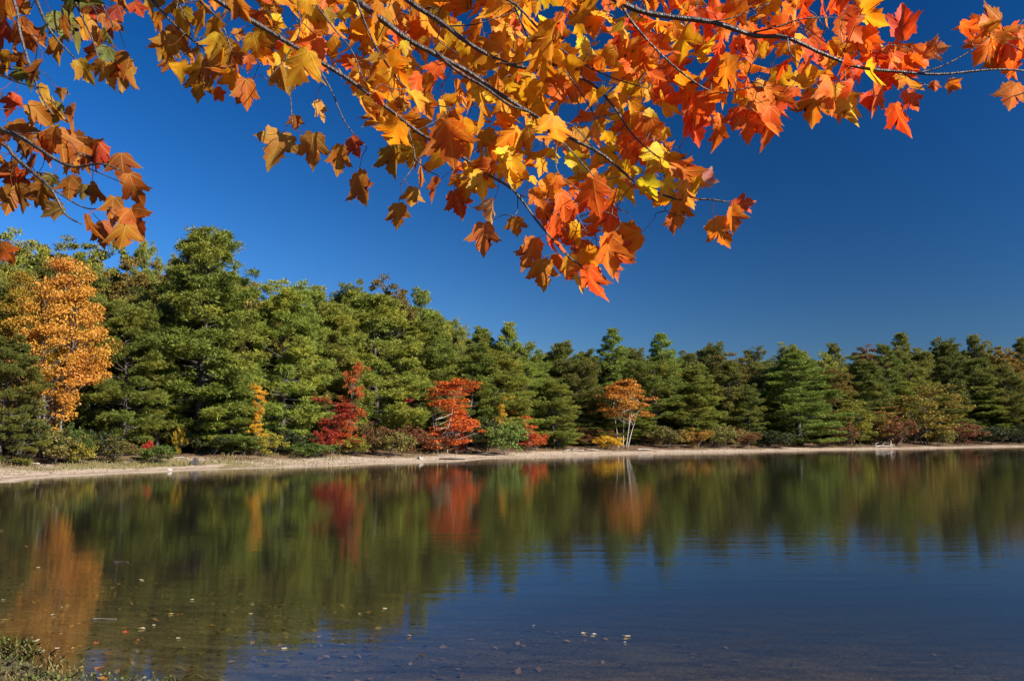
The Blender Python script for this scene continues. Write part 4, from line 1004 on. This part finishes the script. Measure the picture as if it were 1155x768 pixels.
net = np.array(net)
net_px = np.array([to_px(q[:3])[:2] for q in net])

def in_poly(pt, poly):
    x, y = pt; c = False; n = len(poly)
    for i in range(n):
        (xa, ya), (xb, yb) = poly[i], poly[(i + 1) % n]
        if (ya > y) != (yb > y) and x < (xb - xa) * (y - ya) / (yb - ya) + xa: c = not c
    return c

# regions of foliage: polygon, number of leaves, palette
PAL = {
 'brown': [((0.56, 0.22, 0.02), 3), ((0.44, 0.16, 0.02), 3), ((0.64, 0.32, 0.025), 2), ((0.50, 0.10, 0.02), 1), ((0.34, 0.20, 0.025), 1)],
 'amber': [((0.76, 0.33, 0.02), 4), ((0.66, 0.24, 0.02), 4), ((0.84, 0.48, 0.03), 1.6), ((0.74, 0.15, 0.02), 1.6), ((0.40, 0.24, 0.03), .6)],
 'gold': [((0.86, 0.42, 0.02), 4), ((0.82, 0.30, 0.02), 4), ((0.88, 0.54, 0.03), 2), ((0.84, 0.18, 0.02), 2)],
 'orange': [((0.88, 0.26, 0.02), 3), ((0.86, 0.15, 0.02), 4), ((0.88, 0.38, 0.02), 1.6), ((0.82, 0.09, 0.015), 2.2), ((0.88, 0.48, 0.025), .8)],
 'russet': [((0.38, 0.12, 0.018), 3), ((0.30, 0.08, 0.018), 3), ((0.46, 0.17, 0.022), 2), ((0.44, 0.06, 0.02), 1), ((0.20, 0.12, 0.025), 1)],
 'mixed': [((0.44, 0.15, 0.02), 3), ((0.15, 0.17, 0.035), 2), ((0.60, 0.27, 0.025), 1.5), ((0.55, 0.06, 0.02), 1), ((0.32, 0.11, 0.02), 2)],
}
REG = [
 ([(168, -60), (168, 20), (180, 72), (215, 98), (240, 110), (272, 112), (286, 80), (300, 40), (320, 20), (320, -60)], 62, 'brown'),
 ([(300, -60), (298, 60), (312, 96), (335, 88), (360, 60), (385, 90), (402, 118), (440, 140), (470, 150), (470, -60)], 100, 'amber'),
 ([(420, -60), (420, 110), (440, 165), (470, 200), (500, 190), (520, 215), (560, 200), (600, 190), (600, -60)], 132, 'amber'),
 ([(560, -60), (560, 185), (600, 215), (650, 215), (700, 225), (740, 230), (775, 226), (790, 200), (760, 175), (745, 120), (740, -60)], 165, 'gold'),
 ([(600, 205), (625, 300), (650, 318), (700, 285), (712, 255), (690, 220)], 30, 'orange'),
 ([(690, -60), (700, 90), (750, 125), (790, 140), (830, 140), (860, 150), (880, 120), (960, 118), (1020, 105), (1040, 92), (1020, 60), (985, 55), (975, 5), (960, -60)], 175, 'orange'),
 ([(1080, 28), (1092, 48), (1120, 60), (1140, 90), (1175, 100), (1175, 20), (1130, 22)], 13, 'orange'),
 ([(-60, 140), (-60, 230), (18, 228), (55, 226), (58, 200), (30, 175), (60, 160), (100, 190), (140, 200), (140, 180), (100, 168), (60, 150)], 42, 'russet'),
 ([(-60, -60), (-60, 130), (30, 135), (60, 140), (92, 145), (85, 100), (62, 88), (75, 40), (140, 20), (158, -20), (150, -60)], 62, 'mixed'),
 ([(100, 30), (105, 80), (118, 95), (142, 85), (125, 60), (130, 30)], 9, 'mixed'),
]
HAND = [  # px, py of the leaf middle, size px, tip direction in the picture (deg, 270 = down), palette colour
 (312, 165, 48, 262, (0.50, 0.24, 0.05)), (352, 168, 46, 268, (0.42, 0.17, 0.03)), (382, 178, 38, 255, (0.42, 0.16, 0.02)), (402, 165, 28, 300, (0.36, 0.06, 0.03)),
 (410, 212, 50, 290, (0.40, 0.15, 0.03)), (446, 180, 46, 275, (0.26, 0.16, 0.02)), (362, 124, 28, 300, (0.48, 0.24, 0.06)), (333, 138, 20, 270, (0.40, 0.12, 0.02)),
 (450, 243, 34, 275, (0.42, 0.16, 0.03)), (490, 214, 34, 240, (0.42, 0.11, 0.03)), (517, 228, 36, 290, (0.45, 0.07, 0.02)), (465, 222, 30, 265, (0.46, 0.2, 0.02)),
 (546, 268, 42, 268, (0.52, 0.15, 0.04)), (582, 255, 26, 275, (0.42, 0.17, 0.02)), (553, 238, 34, 250, (0.66, 0.42, 0.25)), (598, 285, 46, 250, (0.50, 0.16, 0.03)),
 (612, 308, 40, 275, (0.50, 0.2, 0.02)), (664, 318, 48, 268, (0.66, 0.10, 0.03)), (695, 285, 46, 320, (0.68, 0.11, 0.02)), (640, 300, 34, 262, (0.55, 0.27, 0.03)),
 (690, 305, 30, 300, (0.5, 0.12, 0.02)), (545, 208, 40, 275, (0.72, 0.40, 0.02)), (577, 190, 46, 275, (0.72, 0.42, 0.03)), (527, 212, 30, 265, (0.55, 0.25, 0.02)),
 (760, 252, 26, 262, (0.62, 0.15, 0.03)), (812, 262, 42, 300, (0.70, 0.22, 0.03)), (838, 230, 32, 20, (0.68, 0.1, 0.02)), (826, 246, 34, 280, (0.70, 0.2, 0.03)),
 (798, 200, 26, 60, (0.66, 0.30, 0.26)), (782, 142, 48, 290, (0.70, 0.07, 0.02)), (812, 152, 30, 280, (0.62, 0.14, 0.02)), (765, 235, 40, 260, (0.6, 0.2, 0.02)),
 (853, 130, 66, 268, (0.60, 0.16, 0.02)), (870, 140, 50, 280, (0.62, 0.13, 0.02)), (918, 118, 48, 275, (0.62, 0.2, 0.02)), (945, 112, 46, 285, (0.6, 0.15, 0.02)),
 (957, 125, 44, 268, (0.66, 0.34, 0.02)), (990, 110, 46, 260, (0.60, 0.12, 0.02)), (1013, 134, 44, 275, (0.72, 0.08, 0.02)), (1028, 112, 30, 300, (0.64, 0.12, 0.04)),
 (1018, 28, 50, 85, (0.72, 0.07, 0.015)), (1040, 60, 36, 160, (0.62, 0.18, 0.05)), (1052, 56, 30, 10, (0.6, 0.22, 0.1)), (1076, 96, 20, 330, (0.66, 0.18, 0.02)), (1054, 97, 16, 270, (0.6, 0.12, 0.02)),
 (1115, 52, 44, 250, (0.72, 0.2, 0.02)), (1100, 28, 36, 165, (0.70, 0.15, 0.03)), (1135, 35, 34, 30, (0.72, 0.2, 0.02)), (1148, 70, 46, 265, (0.74, 0.14, 0.02)), (1141, 108, 36, 262, (0.45, 0.14, 0.06)), (1130, 66, 36, 235, (0.7, 0.08, 0.02)),
 (960, 32, 46, 320, (0.72, 0.16, 0.02)), (985, 60, 44, 300, (0.74, 0.2, 0.02)), (1010, 66, 42, 320, (0.74, 0.14, 0.02)),
 (95, 80, 34, 300, (0.52, 0.3, 0.03)), (132, 80, 30, 265, (0.55, 0.04, 0.03)), (122, 40, 26, 290, (0.18, 0.2, 0.05)), (128, 15, 28, 240, (0.4, 0.07, 0.05)), (155, 10, 30, 310, (0.45, 0.06, 0.02)),
 (72, 30, 30, 265, (0.34, 0.12, 0.02)), (118, 62, 26, 250, (0.14, 0.17, 0.04)),
 (60, 238, 30, 205, (0.2, 0.12, 0.03)), (38, 165, 30, 262, (0.4, 0.14, 0.02)), (62, 160, 38, 268, (0.40, 0.13, 0.02)), (78, 210, 34, 270, (0.36, 0.12, 0.02)), (94, 216, 22, 270, (0.18, 0.12, 0.03)),
 (108, 170, 40, 330, (0.42, 0.13, 0.02)), (151, 212, 44, 290, (0.44, 0.12, 0.02)), (152, 248, 44, 300, (0.50, 0.13, 0.02)), (140, 268, 46, 275, (0.44, 0.17, 0.02)), (115, 262, 36, 280, (0.40, 0.1, 0.02)),
 (100, 255, 34, 275, (0.38, 0.11, 0.02)), (126, 236, 36, 260, (0.36, 0.13, 0.02)), (112, 216, 32, 320, (0.38, 0.13, 0.02)), (85, 132, 36, 295, (0.48, 0.16, 0.03)), (8, 285, 30, 300, (0.62, 0.14, 0.02)),
 (46, 220, 36, 265, (0.32, 0.13, 0.02)), (12, 225, 40, 262, (0.36, 0.13, 0.02)), (24, 222, 36, 280, (0.30, 0.14, 0.03)), (62, 125, 40, 290, (0.6, 0.27, 0.03)), (15, 12, 46, 200, (0.46, 0.18, 0.02)), (30, 40, 40, 280, (0.42, 0.12, 0.02)),
 (82, 185, 30, 305, (0.66, 0.3, 0.03)), (255, 62, 46, 290, (0.62, 0.33, 0.04)), (278, 105, 40, 268, (0.50, 0.14, 0.02)), (228, 80, 46, 255, (0.44, 0.24, 0.03)), (188, 52, 38, 240, (0.44, 0.22, 0.03)), (300, 55, 40, 280, (0.46, 0.2, 0.02)), (322, 85, 42, 275, (0.44, 0.22, 0.03)),
]
cands = []
lr = np.random.default_rng(2024)
def pick(pal):
    c, w = zip(*PAL[pal]); w = np.array(w) / sum(w)
    c = np.array(c[lr.choice(len(c), p=w)])
    return c * lr.uniform(0.82, 1.18, 3)
for (px, py, s, ang, col) in HAND:
    cands.append((px, py, s, ang, np.minimum(np.array(col) * (1.22 if px > 330 else 1.0), 0.9), True))
for poly, n, pal in REG:
    xs = [p[0] for p in poly]; ys = [p[1] for p in poly]
    got = 0; tries = 0; pts = []
    while got < n and tries < n * 60:
        tries += 1
        q = (lr.uniform(min(xs), max(xs)), lr.uniform(min(ys), max(ys)))
        if not in_poly(q, poly): continue
        if any((q[0] - a) ** 2 + (q[1] - b) ** 2 < 13 ** 2 for a, b in pts): continue
        pts.append(q); got += 1
        cands.append((q[0], q[1], float(np.clip(lr.normal(36, 9), 18, 54)), lr.normal(272, 34), pick(pal), False))
samples = [net]; spx = [net_px]
items = [[] for _ in BOUGHS]
def order_key(c):
    return float(np.min((net_px[:, 0] - c[0]) ** 2 + (net_px[:, 1] - c[1]) ** 2))
cands.sort(key=order_key)
NET = net.copy(); NPX = net_px.copy()
for (px, py, s, ang, col, hand) in cands:
    dpx = (NPX[:, 0] - px) ** 2 + (NPX[:, 1] - (py - s * 0.4)) ** 2
    k = int(np.argmin(dpx))
    f0 = to_px(NET[k, :3])[2]
    dep = f0 + lr.normal(0.05 if hand else 0.12, 0.05 if hand else 0.13)
    size = s / F * dep * 0.86 * (1 if hand else lr.choice([0.7, 0.95, 1.1]))
    a = R(ang)
    tip = RT * math.cos(a) + UP * math.sin(a) + FW * lr.normal(0, 0.22 if hand else 0.42)
    tip = unit(tip)
    c = at_depth(px, py, dep)
    base = c - tip * size * 0.45
    # the blade faces roughly towards the open side of the bough, with plenty of spread
    az_ = lr.normal(0, 0.55 if hand else 0.95)
    nrm = -FW * math.cos(az_) + np.cross(tip, -FW) * math.sin(az_)
    if lr.uniform() < 0.35: nrm = -nrm
    var = None
    v, uv = leaf_geo(lr, size, tip, nrm, base, var, fold=lr.uniform(0.05, .75) if hand else None, curl=lr.normal(.15, .35) if hand else None)
    # attach: nearest network sample in space
    d3 = np.linalg.norm(NET[:, :3] - base, axis=1)
    k = int(np.argmin(d3)); node = NET[k, :3]; bi = int(NET[k, 3])
    items[bi].append((v, uv, np.clip(col, 0.0, 0.9)))
    dist = d3[k]
    plen = min(dist, 0.055)
    joint = node
    if dist > 0.06:
        joint = base + unit(node - base) * plen * 0.9 + np.array([0, 0, 0.008])
        mid = (node + joint) / 2 + lr.normal(0, 0.006, 3) + np.array([0, 0, 0.004])
        tw = curve_pts([node, mid, joint], 6)
        bough_mb[bi].tube(tw, np.linspace(0.0015, 0.001, 6), 5)
        newp = np.column_stack([tw[1:], np.full(5, bi)])
        NET = np.vstack([NET, newp]); NPX = np.vstack([NPX, [to_px(q)[:2] for q in tw[1:]]])
    if np.linalg.norm(joint - base) > 0.004:
        sag = (joint + base) / 2 + np.array([0, 0, -0.004]) + lr.normal(0, .003, 3)
        mbp = MB(); mbp.tube(curve_pts([joint, sag, base + tip * 0.002], 5), np.full(5, 0.0008), 4, False)
        items[bi].append((None, np.concatenate(mbp.v), np.concatenate(mbp.q), np.array((0.42, 0.09, 0.05)) * lr.uniform(.6, 1.3)))

maple = bpy.data.objects.new('red_maple', None); C.objects.link(maple)
tz = float(ground_z([TRUNK])[0])
maple.location = (TRUNK[0], TRUNK[1], tz)
tag(maple, 'red maple in autumn colour whose leafy boughs hang over the water across the top', 'tree')
off = -np.array(maple.location)
tmb = MB()
tp_ = curve_pts([(0, 0, -.3), (0.02, 0, 1.2), (-.03, .05, 2.6), (.02, .02, 4.2), (.1, -.1, 6.0), (.12, -.1, 8.0)], 24)
tmb.tube(tp_, np.linspace(0.20, 0.03, 24) + 0.06 * np.exp(-np.linspace(0, 12, 24)), 14)
link('trunk', tmb.mesh('trunk'), M['bark_grey'], maple)
lab = {'left_end': 'bough of amber brown leaves left of the main bough', 'lower_left': 'lower left bough with drooping russet leaves', 'upper_left': 'upper left bough with mixed russet and green leaves', 'right': 'right hand bough of orange red leaves'}
for bi, (bn, _) in enumerate(BOUGHS):
    me = bough_mb[bi].mesh('bough')
    b = link('bough', me, M['bark_maple'], maple); b.location = off
    if bn in lab: b['label'] = lab[bn]
    lm = leaves_mesh('leaves', items[bi])
    link('leaves', lm, M['maple_leaf'], b)

# ------------------------------------------------------------------ leaves and a stick afloat
FL = [  # px, py, size cm, colour, label
 (2, 598, 9, (.75, .62, .4), 'pale floating leaf at the left edge of the dark water'), (30, 616, 8, (.5, .16, .05), 'reddish leaf floating near the left edge among green reflections'),
 (43, 640, 8, (.78, .66, .42), 'pale leaf floating over the reflected gold maple'), (160, 654, 9, (.8, .7, .48), 'pale leaf floating alone right of the orange reflection, farthest out'),
 (217, 676, 9, (.82, .74, .55), 'pale leaf floating above and right of the bright tan leaf'), (285, 680, 7, (.8, .7, .5), 'small pale leaf, upper one of two near the tree reflection'),
 (283, 692, 6, (.7, .6, .4), 'small pale leaf, lower one of two near the tree reflection'), (193, 692, 10, (.85, .6, .3), 'bright tan leaf, the largest floating on the dark reflection'),
 (88, 703, 6, (.5, .28, .1), 'small brown leaf floating left of the floating stick'), (160, 708.5, 10, (.82, .74, .5), 'pale leaf floating right of the floating stick'), (174, 705, 5, (.75, .66, .45), 'tiny pale leaf touching the leaf right of the stick'),
 (60, 693.5, 8, (.82, .7, .52), 'pale leaf on the orange reflection below a pair of small leaves'), (69, 684.5, 5, (.75, .6, .4), 'left one of a pair of small leaves on the orange reflection'), (76, 683.5, 5.5, (.8, .68, .5), 'right one of a pair of small leaves on the orange reflection'),
 (4, 699, 10, (.6, .45, .2), 'tan leaf floating by the left edge above the grass bank'), (4, 676, 7, (.75, .6, .42), 'small pale leaf by the left edge higher up'), (142, 713, 9, (.55, .10, .04), 'red leaf floating below the floating stick'),
 (68, 714.5, 6, (.65, .3, .08), 'small orange leaf floating above the grass bank'), (201, 719.5, 6, (.7, .6, .42), 'small pale leaf floating in the shallows right of the red leaf'), (40, 723, 9, (.82, .74, .58), 'pale leaf lying at the edge of the grass bank'),
 (47, 733.5, 8, (.85, .8, .66), 'whitish leaf caught in the front edge of the grass bank'), (65, 731, 7, (.8, .72, .5), 'cream leaf caught among the tips of the bank grass'), (84, 731, 8, (.75, .5, .2), 'yellow brown leaf beside the tip of the grass bank'),
 (108, 725, 9, (.5, .13, .05), 'dull red leaf floating right of the grass bank'), (155, 722, 8, (.5, .16, .05), 'dull red leaf floating in the middle of the shallows'), (112, 753, 11, (.7, .22, .04), 'orange leaf at the right foot of the grass bank'), (116, 765, 11, (.7, .26, .05), 'orange leaf at the bottom edge beside the grass bank'),
 (321, 731, 8, (.85, .8, .7), 'white leaf floating where the sky reflection begins'), (434, 686, 8, (.82, .74, .5), 'pale leaf floating on the reflected wood, right of another'), (406, 692, 5, (.75, .66, .45), 'tiny pale leaf floating on the reflected wood'),
 (461, 717, 8, (.6, .34, .14), 'brown leaf floating at the edge of the sky reflection'), (476, 737, 9, (.05, .05, .05), 'dark leaf floating on the blue reflection'),
 (602, 705, 5, (.8, .75, .7), 'tiny whitish leaf floating left of the pair of pale leaves'), (659, 714, 9, (.8, .6, .45), 'left pinkish leaf of the pair on the blue water'), (669.5, 715, 9, (.85, .8, .75), 'right white leaf of the pair on the blue water'),
 (707, 717.5, 10, (.82, .7, .5), 'cream leaf floating rightmost on the blue water'), (705, 724, 5, (.9, .9, .9), 'small white leaf just below the cream leaf on the blue water'),
]
fr_ = np.random.default_rng(77)
for (px, py, cm, col, label) in FL:
    z = 0.006
    p = on_plane(px, py, z)
    gz_ = float(ground_z([p[:2]])[0])
    if gz_ > -0.01: p = on_plane(px, py, gz_ + 0.035)
    a = fr_.uniform(0, 6.28)
    v, uv = leaf_geo(fr_, cm / 150, np.array([math.cos(a), math.sin(a), 0.0]), np.array([0, 0, 1.0]), np.zeros(3), None, fold=fr_.uniform(.05, .25), curl=fr_.uniform(-.25, -.05))
    v = v - np.array([v[:, 0].mean(), v[:, 1].mean(), v[:, 2].min()])
    me = leaves_mesh('floating_leaf', [(v, uv, np.array(col))])if False else None
    items_ = [(v, uv, np.array(col))]
    V = v; me = make_mesh('floating_leaf', V, [LQ, LT], 0, True)
    li = np.empty(len(me.loops), dtype=np.int32); me.loops.foreach_get('vertex_index', li)
    uvl = me.uv_layers.new(name='leaf'); uvl.data.foreach_set('uv', uv[li].astype(np.float32).ravel())
    ca = me.attributes.new('leaf_colour', 'FLOAT_COLOR', 'POINT')
    ca.data.foreach_set('color', np.tile([*col, 1.0], (len(V), 1)).astype(np.float32).ravel())
    o = link('floating_leaf', me, M['maple_leaf']); o.location = p
    tag(o, label, 'leaf', 'leaves afloat on the pond')
p = on_plane(117, 698, 0.01)
mb = MB(); mb.tube(curve_pts([(-.12, 0, 0), (-.05, .012, .003), (.05, -.006, .002), (.13, .01, 0)], 12), np.linspace(.007, .004, 12), 7)
o = link('floating_stick', mb.mesh('floating_stick'), M['bark_grey']); o.location = p
tag(o, 'short pale stick floating on the dark reflection at lower left', 'stick')
p = on_plane(136, 634, 0.006)
mb = MB(); mb.tube(curve_pts([(-.12, 0, 0), (0, .02, .006), (.12, 0, 0)], 8), np.linspace(.009, .005, 8), 7)
o = link('floating_stick', mb.mesh('floating_stick'), M['log']); o.location = p
tag(o, 'short dark twig floating farther out on the dark reflection', 'stick')

# ------------------------------------------------------------------ light, sky, camera
POLK, TINT = 0.74, (0.64, 0.82, 1.12)
SUN_AZ, SUN_EL = 118.0, 33.0       # azimuth clockwise from the view direction (+Y)
sun = bpy.data.lights.new('sun', 'SUN'); sun.energy = 5.0; sun.angle = R(0.53); sun.color = (1.0, 0.93, 0.82)
so = bpy.data.objects.new('sun', sun); C.objects.link(so)
ds = Vector((math.sin(R(SUN_AZ)) * math.cos(R(SUN_EL)), math.cos(R(SUN_AZ)) * math.cos(R(SUN_EL)), math.sin(R(SUN_EL))))
so.rotation_euler = ds.to_track_quat('Z', 'Y').to_euler()
so.location = (40, -10, 40)

wd = bpy.data.worlds.new('World'); scene.world = wd; wd.use_nodes = True
nt = wd.node_tree; nt.nodes.clear()
out = nt.nodes.new('ShaderNodeOutputWorld'); bg = nt.nodes.new('ShaderNodeBackground')
sky = nt.nodes.new('ShaderNodeTexSky'); sky.sky_type = 'NISHITA'; sky.sun_disc = False
sky.sun_elevation = R(SUN_EL); sky.sun_rotation = R(SUN_AZ); sky.altitude = 200; sky.air_density = 1.0; sky.dust_density = 0.15; sky.ozone_density = 4.0
# clear October sky, deepened at right angles to the sun the way a polarising filter deepens it
geo = nt.nodes.new('ShaderNodeTexCoord')
dt = nt.nodes.new('ShaderNodeVectorMath'); dt.operation = 'DOT_PRODUCT'; dt.inputs[1].default_value = tuple(ds)
nt.links.new(geo.outputs['Generated'], dt.inputs[0])
c2 = math_(nt, 'MULTIPLY', dt.outputs['Value'], dt.outputs['Value'])
pol = math_(nt, 'DIVIDE', math_(nt, 'SUBTRACT', 1.0, c2), math_(nt, 'ADD', 1.0, c2))
att = math_(nt, 'MULTIPLY_ADD', pol, -POLK, 1.0)
cmb = nt.nodes.new('ShaderNodeCombineXYZ')
for k_, tv in enumerate(TINT):
    nt.links.new(math_(nt, 'MULTIPLY', att, tv), cmb.inputs[k_])
gm = nt.nodes.new('ShaderNodeHueSaturation'); gm.inputs['Saturation'].default_value = 1.35; gm.inputs['Value'].default_value = 0.8
tint = nt.nodes.new('ShaderNodeMix'); tint.data_type = 'RGBA'; tint.blend_type = 'MULTIPLY'; tint.inputs[0].default_value = 1.0
nt.links.new(sky.outputs[0], gm.inputs['Color']); nt.links.new(gm.outputs[0], tint.inputs[6]); nt.links.new(cmb.outputs[0], tint.inputs[7])
nt.links.new(tint.outputs[2], bg.inputs[0])
bg.inputs[1].default_value = 0.10
nt.links.new(bg.outputs[0], out.inputs[0])

cam = bpy.data.cameras.new('camera'); cam.sensor_width = 36; cam.sensor_fit = 'HORIZONTAL'; cam.lens = 36 * F / PW
cam.clip_start = 0.05; cam.clip_end = 4000
co = bpy.data.objects.new('camera', cam); C.objects.link(co)
co.location = EYE; co.rotation_euler = (R(90) + P, 0, 0)
scene.camera = co

scene.view_settings.view_transform = 'Standard'; scene.view_settings.look = 'None'
scene.view_settings.exposure = 1.2; scene.view_settings.gamma = 1.0
cy = scene.cycles
cy.max_bounces = 8; cy.diffuse_bounces = 3; cy.glossy_bounces = 3; cy.transmission_bounces = 4; cy.transparent_max_bounces = 8; cy.volume_bounces = 0
cy.caustics_reflective = False; cy.caustics_refractive = False
cy.use_denoising = True
